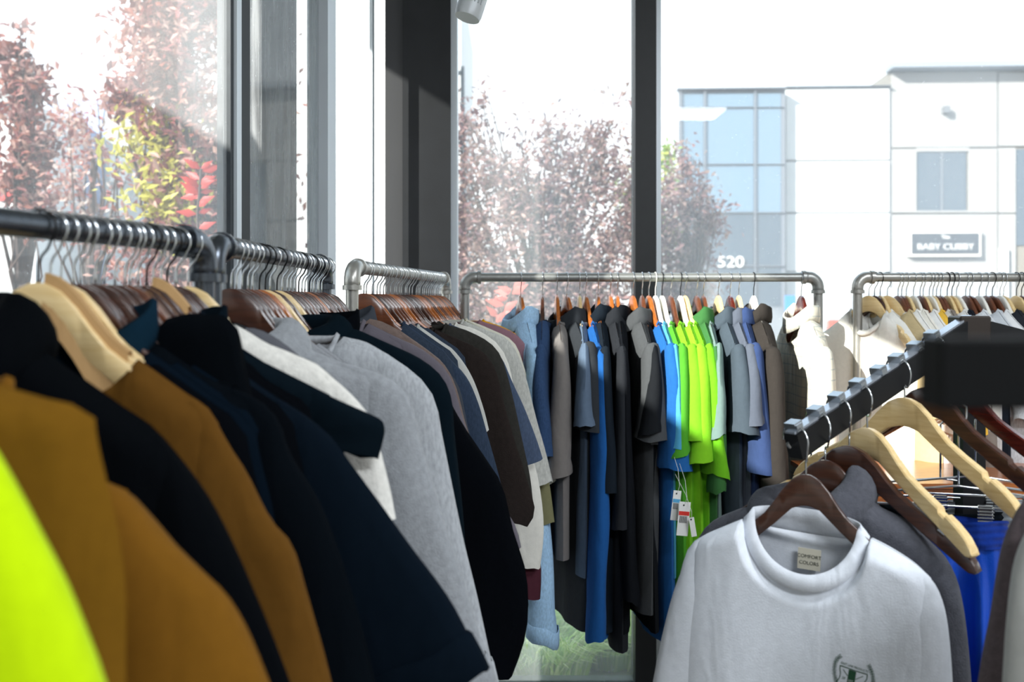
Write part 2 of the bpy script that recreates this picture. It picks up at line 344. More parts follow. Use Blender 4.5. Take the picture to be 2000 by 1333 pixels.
# strip mall behind the big left window; pale blocks imitate a glass reflection
r, q, h, wd = facade_building('strip_mall_building', 'white shop building with a grey roof and red sign letters at far left', -140, 70, 205, 34, 0, 10, M_bwhite)
quad(MB(), q, -150, 142, 66, 207, -.6, 0).build('roof', plain('8f9795', .7, name='grey_green_roof'), r)
a = q(14, 382); text_mesh('DE', .55, plain('c8281e', .5, name='red_sign'), 'lettering', r, (a[0], -.1, a[1]), extrude=.05, bold=.02)
r, q, h, wd = facade_building('blue_reflection_block', 'pale blue-grey block standing in for a reflection in the left window', 93, 205, 196, 38, 0, 10, plain('9aa6c4', .8, name='pale_blue_reflection'))
for j in (270, 350): quad(MB(), q, 93, j, 205, j+2, -.05, 0).build('ledge', M_bwhite, r)
r, q, h, wd = facade_building('grey_reflection_block', 'narrow pale grey reflection stand-in beside the pale blue block', 206, 262, 212, 37.5, 0, 10, plain('a8a9a9', .8, name='pale_grey_reflection'))
for (c, d) in ((216, 305), (216, 372)): quad(MB(), q, c, d, 250, d+50, -.06, 0).build('panel', M_bwhite, r)
r, q, h, wd = facade_building('white_neighbour_building', 'tall white building seen through the narrow pane between the posts', 575, 900, -60, 60, 0, 20, M_bwhite)
for yy in (120, 300, 480): quad(MB(), q, 575, yy, 900, yy+2, -.03, .0).build('ledge', plain('d0d0d0', .8, name='light_grey_band'), r)

# trees
def leafmat(hexc, t=.45):
    k = ('leaf', hexc)
    if k in MATS: return MATS[k]
    m = bpy.data.materials.new('leaf'); m.use_nodes = True; nt = m.node_tree; b = nt.nodes['Principled BSDF']; o = nt.nodes['Material Output']
    b.inputs['Base Color'].default_value = srgb(hexc); b.inputs['Roughness'].default_value = .45
    tl = nt.nodes.new('ShaderNodeBsdfTranslucent'); tl.inputs[0].default_value = srgb(hexc)
    x = nt.nodes.new('ShaderNodeMixShader'); x.inputs[0].default_value = t
    nt.links.new(b.outputs[0], x.inputs[1]); nt.links.new(tl.outputs[0], x.inputs[2]); nt.links.new(x.outputs[0], o.inputs[0]); MATS[k] = m; return m
M_bark = plain('4a3a34', .9, name='bark', bump=.6)
def tree(label, base, clumps, n, size, cols_, seed, cat='tree', name='plum_tree', nbr=14):
    rnd = random.Random(seed); r = empty(name, base, 0, label, cat)
    base = Vector(base); v = []; f = []; mi = []
    top = max(c[2]+c[3] for c in clumps)-base.z
    cx = sum(c[0] for c in clumps)/len(clumps)-base.x; cy = sum(c[1] for c in clumps)/len(clumps)-base.y
    MB().tube([(0, 0, -.05), (cx*.3, cy*.3, top*.25), (cx*.7, cy*.7, top*.5), (cx, cy, top*.8)], [.09, .075, .05, .02], 8).build('trunk', M_bark, r, smooth=True)
    br = MB()
    for c in clumps:
        p0 = Vector((cx*.5, cy*.5, top*.38)); p2 = Vector((c[0], c[1], c[2]))-base
        for k in range(3):
            e = p2+Vector((rnd.uniform(-1, 1)*c[3]*.7, rnd.uniform(-1, 1)*c[3]*.5, rnd.uniform(0, 1)*c[3]))
            md = (p0+e)/2+Vector((rnd.uniform(-.15, .15), rnd.uniform(-.15, .15), rnd.uniform(-.1, .2)))
            br.tube([p0, md, e], [.02, .010, .003], 5)
    bo = br.build('branches', M_bark, r, smooth=True); bo['kind'] = 'stuff'
    ws = [c[3]**2 for c in clumps]
    for i in range(n):
        c = rnd.choices(clumps, ws)[0]; R = c[3]
        u = Vector((rnd.gauss(0, 1), rnd.gauss(0, 1), rnd.gauss(0, 1)))*R*.56
        ctr = Vector((c[0]+u.x, c[1]+u.y*.7, c[2]+u.z*(c[4] if len(c) > 4 else 1)))-base
        nn = noise.noise(ctr*2.1+Vector((seed, 0, 0)))
        if nn < -.12 and rnd.random() < .8: continue
        a = Vector((rnd.gauss(0, 1), rnd.gauss(0, 1), rnd.gauss(0, 1))).normalized(); b_ = a.orthogonal().normalized()
        L = size*rnd.uniform(.7, 1.5); w = L*.42; k = len(v); cc = a.cross(b_)*L*.08
        v += [ctr-a*L*.5, ctr+b_*w*.5+cc, ctr+a*L*.5, ctr-b_*w*.5+cc]
        f += [(k, k+1, k+2, k+3)]
        if len(c) > 5: mi.append(c[5] if rnd.random() < .8 else rnd.randrange(len(cols_)))
        else: mi.append(rnd.randrange(max(1, len(cols_)-1)))
    o = link_mesh('foliage', v, f, None, r, smooth=False, mats=[leafmat(c) for c in cols_], midx=mi); o['kind'] = 'stuff'
    return r
def C_(px, py, Y, rpx, sz=1, *rest):
    p = P(px, py, Y); return (p.x, p.y, p.z, rpx/F*Y, sz)+tuple(rest)
REDS = ['8a4a46', '6e3c3a', 'b08078', '9a5a48', 'c9a294', 'c8c25a']
tree('dense red-brown leaved tree beside the dark column in the left window', (P(370, 590, 6.5).x, 6.5, -.1),
     [C_(345, 20, 6.5, 95), C_(420, 60, 6.6, 100), C_(350, 150, 6.4, 90), C_(420, 220, 6.5, 100), C_(320, 290, 6.5, 75, 1, 5), C_(400, 330, 6.5, 100), C_(340, 400, 6.4, 80, 1, 5), C_(430, 440, 6.5, 100), C_(320, 500, 6.5, 90), C_(400, -80, 6.5, 110), C_(360, 560, 6.4, 90), C_(240, 190, 6.5, 35)], 22000, .07, REDS, 3)
tree('slim red-leaved tree at the far left edge of the left window', (P(45, 590, 7.5).x, 7.5, -.1),
     [C_(20, 90, 7.5, 35), C_(50, 160, 7.5, 45), C_(15, 230, 7.5, 50), C_(60, 290, 7.5, 50), C_(30, 360, 7.5, 45), C_(70, 420, 7.5, 40), C_(50, 60, 7.5, 22)], 3000, .08, REDS, 4)
tree('sparse red-leaved tree crossing in front of the pale blue block', (P(170, 590, 9).x, 9, -.1),
     [C_(140, 230, 9, 45), C_(180, 300, 9, 55), C_(120, 370, 9, 45), C_(220, 190, 9, 35), C_(190, 420, 9, 50), C_(240, 330, 9, 35)], 1500, .07, ['c9a294', 'b08078', 'a8605a', 'e0cfc4', 'ffffff'], 5)
PINK = ['8e6a68', 'a88480', '74585c', 'b59a90', '9c8074', 'b9b070']
tree('broad pink-brown leaved plum tree outside the street window', (P(1060, 590, 7.5).x, 7.5, -.1),
     [C_(950, 330, 7.5, 75), C_(900, 420, 7.5, 80), C_(1010, 420, 7.5, 95), C_(1100, 370, 7.5, 85), C_(1190, 330, 7.5, 70), C_(1210, 250, 7.5, 45, 1.4), C_(940, 520, 7.4, 90), C_(1060, 520, 7.4, 100),
      C_(1180, 470, 7.5, 95), C_(1240, 420, 7.5, 70, 1), C_(1150, 580, 7.5, 90), C_(980, 620, 7.4, 90), C_(900, 250, 7.5, 40), C_(1080, 270, 7.5, 40, 1.3), C_(950, 200, 7.5, 22, 1.6), C_(1060, 640, 7.4, 110), C_(920, 700, 7.4, 90), C_(1180, 680, 7.4, 100), C_(860, 600, 7.4, 80), C_(1160, 270, 7.5, 30, 1.3), C_(1010, 260, 7.5, 28, 1.5)], 24000, .052, PINK, 8)
tree('pink-leaved plum tree in front of the glass office building', (P(1345, 590, 8.5).x, 8.5, -.1),
     [C_(1345, 330, 8.5, 32, 1.3), C_(1330, 400, 8.5, 55), C_(1375, 430, 8.5, 42), C_(1310, 480, 8.5, 50), C_(1350, 480, 8.5, 40), C_(1320, 560, 8.5, 50), C_(1370, 560, 8.5, 35)], 4500, .06, PINK, 9)
tree('small yellow-green tree behind the street window mullion', (P(1290, 590, 9.5).x, 9.5, -.1),
     [C_(1305, 310, 9.5, 18, 1.8), C_(1300, 370, 9.5, 26), C_(1245, 370, 9.5, 35, 1.6), C_(1290, 450, 9.5, 35, 1.3)], 1500, .07, ['a3b94a', '8aa63c', 'c4c860', '6f8c3a', 'b4b45a'], 10, name='green_tree')
# red-leaved shrub tips close outside
def sprig(label, pts, Y, n, seed, col):
    rnd = random.Random(seed); b = P(pts[0][0], pts[0][1], Y); r = empty('red_shrub', (b.x, b.y, -.1), 0, label, 'shrub')
    q_ = [P(a, b_, Y)-Vector((b.x, b.y, -.1)) for a, b_ in pts]; q_[0] = Vector((0, 0, 0))
    MB().tube(q_, [.012]+[.006]*(len(q_)-1), 6).build('stem', M_bark, r, smooth=True)
    for i in range(n):
        s = rnd.uniform(.1, 1); k = min(int(s*(len(q_)-2))+1, len(q_)-2); p = q_[k].lerp(q_[k+1], rnd.random())
        a = Vector((rnd.choice((-1, 1))*rnd.uniform(.5, 1), rnd.uniform(-.5, .5), rnd.uniform(-.1, .7))).normalized(); b2 = a.cross(Vector((0, 1, 0))).normalized(); L = .085*rnd.uniform(.8, 1.3)
        vs_ = [p, p+a*L*.4+b2*L*.2, p+a*L, p+a*L*.4-b2*L*.2, p+a*L*.5+Vector((0, -.008, 0))]
        link_mesh('leaf', vs_, [(0, 1, 4), (1, 2, 4), (2, 3, 4), (3, 0, 4)], leafmat(col), r)
sprig('red-leaved shrub low in the left window beside the dark column', [(385, 1100), (388, 480), (385, 420), (390, 370), (392, 330)], 4.6, 26, 3, 'd0443a')
sprig('red-leaved shrub behind the left end of the window rack rail', [(930, 1200), (950, 660), (975, 620), (1000, 570), (1010, 545)], 4.6, 22, 5, 'd4756a')
# street light
r = empty('street_light', P(903, 590, 30).xy.to_3d()+Vector((0, 0, -.1)), 0, 'thin dark street light pole beside the silver window frame', 'street light')
hh = EYE-(130-HZ)/F*30+.1
MB().tube([(0, 0, 0), (0, 0, hh)], [.09, .06], 8).build('pole', M_dkframe, r, smooth=True)
MB().box(-.35, -.1, hh-.25, -.02, .1, hh-.13, .02).build('lamp_head', M_dkframe, r)
# parked vehicle
r = empty('parked_car', P(1640, 590, 14).xy.to_3d()+Vector((0, 0, -.1)), 0, 'silver parked car with red tail light seen between the two racks', 'car')
sil = [(-.12, .35), (-.12, .95), (.02, 1.12), (.2, 1.62), (.8, 1.72), (2.2, 1.72), (2.9, 1.15), (3.9, 1.0), (4.0, .4)]
v = [(x, y, z) for y in (0, 1.7) for x, z in sil]; n_ = len(sil)
f = [tuple(range(n_)), tuple(range(2*n_-1, n_-1, -1))]+[(i, n_+i, n_+(i+1) % n_, (i+1) % n_) for i in range(n_)]
link_mesh('car_body', v, f, plain('a9afb8', .3, .4, 1., name='car_paint'), r, smooth=False)
MB().box(.28, -.02, 1.15, 1.05, .02, 1.58).build('side_window', M_bglass2, r)
MB().box(1.12, -.02, 1.15, 2.1, .02, 1.58).build('side_window', M_bglass2, r)
MB().box(-.16, -.03, .72, .1, .12, 1.28, .02).build('tail_light', plain('e0442a', .25, 0, 1., name='red_lens'), r)
for xx in (.75, 3.2):
    w_ = MB().tube([(xx, -.04, .33), (xx, .2, .33)], .33, 20).build('wheel', plain('222326', .7, name='tyre_rubber'), r, angle=40)
    MB().tube([(xx, -.06, .33), (xx, -.03, .33)], .18, 16).build('hub_cap', M_silver, w_, angle=40)
# blue parking sign
r = empty('parking_sign', P(1543, 590, 30).xy.to_3d()+Vector((0, 0, -.1)), 0, 'small blue parking sign on a post seen above the plaid jacket', 'sign')
MB().tube([(0, 0, 0), (0, 0, 1.5)], .03, 8).build('post', M_bframe, r)
MB().box(-.16, -.03, 1.25, .16, 0, 1.72, .01).build('sign_board', plain('3f7fd0', .4, name='sign_blue'), r)
# grass clumps just outside the glass
def grass(label, cx, cy, n, h_, seed, spread):
    rnd = random.Random(seed); v = []; f = []; mi = []
    for i in range(n):
        a = rnd.uniform(0, 2*math.pi); rr = spread*rnd.random()**.6; bx, by = math.cos(a)*rr*.5, math.sin(a)*rr*.5
        d = Vector((math.cos(a)+rnd.uniform(-.5, .5), math.sin(a)+rnd.uniform(-.5, .5), 0)); d.normalize(); H = h_*rnd.uniform(.5, 1.1); w = .006
        s_ = Vector((-d.y, d.x, 0))*w; k = len(v)
        for j in range(5):
            t = j/4; p = Vector((bx, by, 0))+d*H*.85*t**1.7+Vector((0, 0, H*(t*1.25-.62*t*t)))
            ww = s_*(1-t*.9); v += [p-ww, p+ww]
        for j in range(4): f.append((k+2*j, k+2*j+1, k+2*j+3, k+2*j+2)); mi.append(i % 3)
    o = link_mesh('ornamental_grass', v, f, None, None, smooth=True, mats=[leafmat('b4d268'), leafmat('dbe6a4'), leafmat('94bc58')], midx=mi)
    o.location = (cx, cy, -.06); tag(o, label, 'grass', kind='stuff')
grass('clump of long green grass outside the window below the light blue shirt', .13, 3.95, 900, .46, 1, .34)
grass('green grass clump outside the window under the royal blue sleeve', .42, 4.15, 700, .36, 2, .3)
grass('dry green grass clump low outside beside the dark mullion', .03, 4.6, 500, .5, 3, .34)
grass('low grass clump outside below the left window', -1.0, 4.2, 500, .5, 4, .34)
rnd = random.Random(12)
for i in range(26):
    x = rnd.uniform(.25, 1.0); y = rnd.uniform(4.15, 4.9); s_ = rnd.uniform(.03, .06)
    bm = bmesh.new(); bmesh.ops.create_icosphere(bm, subdivisions=1, radius=s_)
    for vv in bm.verts: vv.co = Vector((vv.co.x*rnd.uniform(.9, 1.3), vv.co.y, vv.co.z*.6))
    me = bpy.data.meshes.new('pebble'); bm.to_mesh(me); bm.free(); me.materials.append(M_bwhite); o = obj_from_mesh('pebble', me)
    o.location = (x, y, -.04); tag(o, 'pale landscaping stone on the ground outside the street window', 'stone', 'pale stones outside the street window')

# ---------------------------------------------------------------- pipe racks
def pipe_rack(label, A, B, mat, near_post=True, far_post=True, R=.0134):
    """A, B: rail end points (elbow corners) in world"""
    A = Vector(A); B = Vector(B); r = empty('pipe_clothes_rack', (A.x, A.y, 0), math.atan2(B.y-A.y, B.x-A.x), label, 'clothes rack')
    L = (B.xy-A.xy).length; z = (A.z+B.z)/2
    MB().tube([(.03, 0, z), (L-.03, 0, z)], R, 20).build('rail', mat, r, angle=40)
    for k, (x, sgn) in enumerate(((0, 1), (L, -1))):
        pts = [(x+sgn*.045, 0, z)]+[(x+sgn*(.03-.03*math.sin(a)), 0, z-.03+.03*math.cos(a)) for a in [i*math.pi/2/7 for i in range(8)]]+[(x, 0, z-.045)]
        MB().tube(pts, R*1.28, 18).build('elbow', mat, r, smooth=True)
        MB().tube([(x+sgn*.038, 0, z), (x+sgn*.048, 0, z)], R*1.5, 18).build('elbow_collar', mat, r, angle=40); MB().tube([(x, 0, z-.038), (x, 0, z-.048)], R*1.5, 18).build('elbow_collar', mat, r, angle=40)
        e = MB(); e.tube([(x, 0, .02), (x, 0, z-.04)], R, 18); e.build('post', mat, r, angle=40)
        MB().tube([(x, 0, 0), (x, 0, .008), (x, 0, .02), (x, 0, .035)], [.045, .045, .022, .02], 18).build('base_flange', mat, r, angle=40)
    return r
def rail_pt(px, Y, py=None, h=.073): return Vector(((px-1000)/F*Y, Y, EYE+h))
hA = .073
A0 = Vector((-.457-.246*(.93-.35), .35, EYE+hA)); A1 = Vector((-.457+.246*(1.235-.93), 1.235, EYE+hA))
B0 = Vector((-.388, 1.285, EYE+hA)); B1 = Vector((-.372, 1.975, EYE+hA))
C0 = Vector((-.3355, 2.09, EYE+hA)); C1 = Vector((-.206, 3.10, EYE+hA))
D0 = Vector(((908-1000)/F*2.96, 2.96, EYE+hA)); D1 = Vector(((1598-1000)/F*2.96, 2.96, EYE+hA))
E0 = Vector(((1675-1000)/F*2.96, 2.96, EYE+hA)); E1 = Vector((2.25, 2.98, EYE+hA))
pipe_rack('nearest left black pipe rack holding the mustard and black jackets', A0, A1, M_pipe)
pipe_rack('middle left black pipe rack holding the grey hoodie', B0, B1, M_pipe)
pipe_rack('far left grey pipe rack in the window corner', C0, C1, M_pipe2)
pipe_rack('long grey pipe rack in front of the street window', D0, D1, plain('9c9d9a', .38, .6, name='mid_grey_pipe', bump=.15, scale=120))
pipe_rack('grey pipe rack of white clothes at the right', E0, E1, M_pipe2)

# ---------------------------------------------------------------- hangers
TOPC = [(0, 0), (.012, -.0008), (.03, -.007), (.05, -.020), (.07, -.037), (.09, -.052), (.12, -.067), (.15, -.080), (.19, -.098), (.212, -.111), (.223, -.122), (.2265, -.131)]
BOTC = [(0, -.044), (.012, -.0445), (.03, -.051), (.05, -.062), (.07, -.073), (.09, -.083), (.12, -.098), (.15, -.112), (.19, -.131), (.212, -.141), (.223, -.141), (.2265, -.136)]
TOPC = [(x*.94, z*1.2) for x, z in TOPC]; BOTC = [(x*.94, z*1.2+(0.009 if x > .02 else .006)) for x, z in BOTC]
def interp(tab, x):
    for i in range(len(tab)-1):
        if x <= tab[i+1][0]:
            t = (x-tab[i][0])/(tab[i+1][0]-tab[i][0]); return tab[i][1]*(1-t)+tab[i+1][1]*t
    return tab[-1][1]
RS = .80
def hz_top(x):
    xr = abs(x)/RS; return -.062+(interp(TOPC, xr) if xr <= .178 else interp(TOPC, .178)-(xr-.178)*.55)
WM = {}
def wood_mesh(kind, full=False):
    if (kind, full) in WM: return WM[(kind, full)]
    rs = 1.0 if full else RS; bow = .020 if full else .002
    xs = sorted(set([round(s*x*.94, 4) for s in (-1, 1) for x in (0, .01, .02, .03, .04, .05, .06, .07, .08, .09, .105, .12, .135, .15, .158, .160, .166, .172, .174, .182, .19, .2, .207, .213, .219, .223, .2265)]))
    v = []; f = []
    for x in xs:
        zt = interp(TOPC, abs(x)); zb = interp(BOTC, abs(x))
        if .159*.94 < abs(x) < .173*.94: zt -= .0055
        th = .0062+.003*min(1, abs(x)/.2); yo = -bow*(abs(x)/.22)**1.6; e = min(.0028, (zt-zb)*.3)
        for (yy, zz) in ((-th, zb+e), (-th+.002, zb), (th-.002, zb), (th, zb+e), (th, zt-e), (th-.002, zt), (-th+.002, zt), (-th, zt-e)):
            v.append((x*rs, yy*(1 if full else .75)+yo, zz-.068))
    n = 8
    for i in range(len(xs)-1):
        for k in range(n): f.append((i*n+k, (i+1)*n+k, (i+1)*n+(k+1) % n, i*n+(k+1) % n))
    f.append(tuple(range(n))); f.append(tuple((len(xs)-1)*n+k for k in range(n-1, -1, -1)))
    me = bpy.data.meshes.new('hanger_arms'); me.from_pydata(v, [], f); me.materials.append(WOODS[kind])
    me.polygons.foreach_set('use_smooth', [True]*len(me.polygons)); me.update(); me.set_sharp_from_angle(angle=math.radians(38)); WM[(kind, full)] = me; return me
HM = {}
def hook_mesh(kind, r=.0014):
    if kind in HM: return HM[kind]
    c = (0, -.0155); R = .0172; pts = []
    for a in range(200, -41, -12):
        t = math.radians(a); pts.append((c[0]+R*math.cos(t), 0, c[1]+R*math.sin(t)))
    pts += [(.009, 0, -.036), (.003, 0, -.043), (.0005, 0, -.050), (0, 0, -.060), (0, 0, -.075)]
    m = MB().tube(pts, r, 8); me = bpy.data.meshes.new('hook'); me.from_pydata([tuple(q_) for q_ in m.v], [], m.f)
    me.materials.append({'silver': M_chrome, 'black': M_blackwire, 'white': WOODS['white']}[kind]); me.polygons.foreach_set('use_smooth', [True]*len(me.polygons)); HM[kind] = me; return me
ORD = ['first', 'second', 'third', 'fourth', 'fifth', 'sixth', 'seventh', 'eighth', 'ninth', 'tenth', 'eleventh', 'twelfth', 'thirteenth', 'fourteenth', 'fifteenth', 'sixteenth', 'seventeenth', 'eighteenth', 'nineteenth', 'twentieth',
       'twenty-first', 'twenty-second', 'twenty-third', 'twenty-fourth', 'twenty-fifth', 'twenty-sixth', 'twenty-seventh', 'twenty-eighth', 'twenty-ninth', 'thirtieth', 'thirty-first', 'thirty-second']
WN = {'walnut': 'dark brown', 'natural': 'natural pale', 'amber': 'amber brown', 'chestnut': 'chestnut', 'cherry': 'glossy cherry red', 'white': 'white'}
def hanger(pos, phi, wk, hk, label, group, tilt=0, flip=False):
    o = empty('clothes_hanger', pos, phi+(math.pi if flip else 0), label, 'hanger', group, ry=tilt)
    obj_from_mesh('arms', wood_mesh(wk), o); h = obj_from_mesh('hook', hook_mesh(hk), o)
    if flip: h.rotation_euler[2] = math.pi
    return o

# ---------------------------------------------------------------- garments
def catmull(pts, n):
    P_ = [Vector((p[0], p[1])) for p in pts]; out = []
    P_ = [P_[0]*2-P_[1]]+P_+[P_[-1]*2-P_[-2]]
    for i in range(1, len(P_)-2):
        p0, p1, p2, p3 = P_[i-1:i+3]
        for k in range(8):
            t = k/8; out.append(.5*((2*p1)+(p2-p0)*t+(2*p0-5*p1+4*p2-p3)*t*t+(3*p1-p0-3*p2+p3)*t**3))
    out.append(P_[-2])
    L = [0]
    for i in range(1, len(out)): L.append(L[-1]+(out[i]-out[i-1]).length)
    res = []; j = 0
    for k in range(n):
        d = L[-1]*k/(n-1)
        while j < len(L)-2 and L[j+1] < d: j += 1
        t = (d-L[j])/max(1e-9, L[j+1]-L[j]); res.append(out[j].lerp(out[j+1], t))
    return res
def px_to_local(pts, pos, phi):
    c, s = math.cos(phi), math.sin(phi); out = []
    for px, py in pts:
        k = (px-1000)/F; x = (k*pos.y-pos.x)/(c-k*s); Y = pos.y+x*s
        out.append((x, EYE-(py-HZ)/F*Y-pos.z))
    return out
GP = [0]
def lift(sil):
    out = []
    for i, (x, z) in enumerate(sil):
        out.append((x, z))
        if i < len(sil)-1 and x < .17:
            x2, z2 = sil[i+1]
            if x2-x > .03: out += [(x+(x2-x)*q, z+(z2-z)*q) for q in ((.33, .66) if x2-x > .045 else (.5,))]
    return [(x, max(z, hz_top(x)+.005) if x < .183 else z) for x, z in out]
def garment(name, label, cat, pos, phi, mat, silR, silL=None, hem=-.85, T=.022, collar='crew', nfront=.075, wa=.17, wc=.11, body_w=None, res=(36, 30), fold=1.0,
            sleeves=True, flare=.25, swayk=.004, nolift=False, tipx=.185, group=None, mat2=None, cuff=False, vent=None, tk=None, tilt=0):
    """pos: hook point; local x along the hanger, z down; front faces local -y"""
    GP[0] += 1; sd = GP[0]*7.31; silR, silL = (lift(silR), lift(silL) if silL else None) if not nolift else (silR, silL); sway = ((GP[0]*.618) % 1-.5)*2
    if silL is None: silL = [(x, z) for x, z in silR]
    r = empty(name, pos, phi, label, cat, group, ry=tilt); mat2 = mat2 or mat
    cR = catmull(silR, 60); cL = catmull(silL, 60)
    nwR, nwL = silR[0][0], silL[0][0]; zR, zL = silR[0][1], silL[0][1]
    def tip(c):
        for i, p in enumerate(c):
            if p.x >= tipx: return i
        return max(3, max(range(len(c)), key=lambda i: c[i].x))
    iR, iL = tip(cR), tip(cL); sR, sL = cR[iR].x, cL[iL].x
    def shoulder(side, x):
        c = cR if side > 0 else cL; i1 = iR if side > 0 else iL
        x = abs(x)
        for i in range(i1):
            if x <= c[i+1].x: 
                t = (x-c[i].x)/max(1e-6, c[i+1].x-c[i].x); return c[i].y*(1-t)+c[i+1].y*t
        return c[i1].y
    N, M_ = res; v = []; f = []
    hwR = body_w or sR+.02; hwL = body_w or sL+.02
    Tn = min(.04, T*1.5)
    for sgn in (-1, 1):
        k0 = len(v)
        for j in range(M_+1):
            t = j/M_
            for i in range(N+1):
                u = -1+2*i/N; S_ = sR if u > 0 else sL; HW = hwR if u > 0 else hwL; NW = nwR if u > 0 else nwL; ZN = zL+(zR-zL)*(.5+.5*max(-1, min(1, u*S_/NW)))
                xt = u*S_; s3 = min(1, t*3); s3 = s3*s3*(3-2*s3); x = u*(S_*(1-s3)+HW*s3)
                if abs(xt) >= NW: zt = shoulder(1 if u > 0 else -1, xt); ynk = 0
                else:
                    e = math.sqrt(max(0, 1-(xt/NW)**2)); zt = ZN-(nfront if sgn < 0 else .018)*e**(1.0 if sgn < 0 else .8); ynk = Tn*e
                tt = t**1.25; z = zt*(1-tt)+hem*tt
                edge = (1-abs(u)**5)**.5 if abs(u) < 1 else 0
                y = T*edge*min(1, (t*16)**.5)*(1+.25*t)
                y = max(y, ynk*(1-min(1, t*4)))
                if abs(u) < .999:
                    n1 = noise.noise(Vector((x*9+sd, z*1.4, sgn*3+sd))); n2 = noise.noise(Vector((x*22+sd, z*3.5, sgn*5+sd)))
                    y += fold*edge*min(1, t*4)*(n1*.014+n2*.005)*(.6+.6*t)
                y = max(y, .0008) if abs(u) < .999 else 0
                ys = sgn*y+.010*noise.noise(Vector((x*5+sd, z*2, 9)))*t
                v.append((x, ys, z+.006*noise.noise(Vector((x*8+sd, 3, 1)))*t))
        for j in range(M_):
            for i in range(N):
                a = k0+j*(N+1)+i; q_ = (a, a+1, a+N+2, a+N+1)
                f.append(q_[::-1] if sgn < 0 else q_)
    body = link_mesh('body', v, f, mat, r)
    if sleeves:
        for side, c, ii in ((1, cR, iR), (-1, cL, iL)):
            st = max(0, ii-5); path = catmull([tuple(p) for p in c[st:][::3]]+[tuple(c[-1])] if len(c[st:]) > 6 else [tuple(p) for p in c[st:]], 22)
            n = 16; vv = []; ff = []; L = len(path)
            te = (path[-1]-path[-3]).normalized(); ne = Vector((te.y, -te.x)); ne = -ne if ne.x > 0 else ne
            wE = min(wc, abs(path[-1].x)*1.2); I2 = path[-1]+ne*wE; I0 = path[0]+Vector((-.012, -.020))
            ln = (path[-1]-path[0]).length; I1 = Vector((c[ii].x-.055*min(1, wa/.16), c[ii].y-min(.19*wa/.16, ln*.62)))
            inner = [I0*(1-q)**2+I1*2*q*(1-q)+I2*q*q for q in [i_/(L-1) for i_ in range(L)]]
            for i, p in enumerate(path):
                tg = (path[min(i+1, L-1)]-path[max(i-1, 0)]).normalized(); inn = Vector((tg.y, -tg.x))
                if inn.x > 0 and inn.y > 0: inn = -inn
                t = i/(L-1); w = (wa*(1-t)+wc*t)*(min(1, .35+t*3.5)); hh = (tk or T*.95)*min(1, .5+t*2)*(.8+flare*t)*(1.09 if t > .93 else 1)
                w = min(w, abs(p.x)*1.25) if abs(p.x) > .02 else w
                inn = inner[i]-p; w = inn.length; inn = inn/max(w, 1e-6); cc = p+inn*w/2
                for k in range(n):
                    a = 2*math.pi*k/n; ca, sa = math.cos(a), math.sin(a)
                    q2 = Vector((cc.x-inn.x*ca*w/2, cc.y-inn.y*ca*w/2)); yy = hh*math.copysign(abs(sa)**.8, sa)
                    nz = noise.noise(Vector((q2.x*14+sd, yy*20+side*4, q2.y*6+sd)))
                    yy += fold*.007*nz*min(1, t*4); rr = -fold*.004*max(0, nz)*min(1, t*4)*(1 if abs(ca) > .5 else 0)
                    vv.append((side*(q2.x), yy-.002+sway*swayk*side*t*t+fold*.006*noise.noise(Vector((t*3, sd, side)))*t, q2.y+.012*t*t*noise.noise(Vector((ca*1.3+sd, sa*1.3, 2)))-(.014*sway*sa*t*t if flare > .3 else 0)))
            for i in range(L-1):
                for k in range(n):
                    q_ = (i*n+k, i*n+(k+1) % n, (i+1)*n+(k+1) % n, (i+1)*n+k); ff.append(q_ if side > 0 else q_[::-1])
            ff.append(tuple(range(n))[::-1] if side > 0 else tuple(range(n)))
            # turned-in hem
            k0 = len(vv); last = vv[(L-1)*n:L*n]; cen = Vector((sum(p[0] for p in last)/n, sum(p[1] for p in last)/n, sum(p[2] for p in last)/n))
            tg = (path[-1]-path[-2]).normalized()
            for p in last: q2 = Vector(p).lerp(cen, .15); vv.append((q2.x-side*tg.x*.012, q2.y, q2.z-tg.y*.012))
            for k in range(n):
                q_ = ((L-1)*n+k, (L-1)*n+(k+1) % n, k0+(k+1) % n, k0+k); ff.append(q_ if side > 0 else q_[::-1])
            ff.append(tuple(range(k0, k0+n)) if side > 0 else tuple(range(k0, k0+n))[::-1])
            so = link_mesh('sleeve', vv, ff, mat, r, angle=55)
            if cuff:
                tz = Vector((side*tg.x, 0, tg.y)); ring = []
                for d_, s_ in ((-.045, 1.04), (-.043, 1.09), (-.022, 1.1), (-.001, 1.09), (.002, 1.02)):
                    ring.append([cen+(Vector(p)-cen)*s_+tz*(d_+.001) for p in last])
                cv = [q_ for rg in ring for q_ in rg]; cf = [(a*n+k, a*n+(k+1) % n, (a+1)*n+(k+1) % n, (a+1)*n+k) for a in range(len(ring)-1) for k in range(n)]
                link_mesh('cuff', cv, cf, mat2, r)
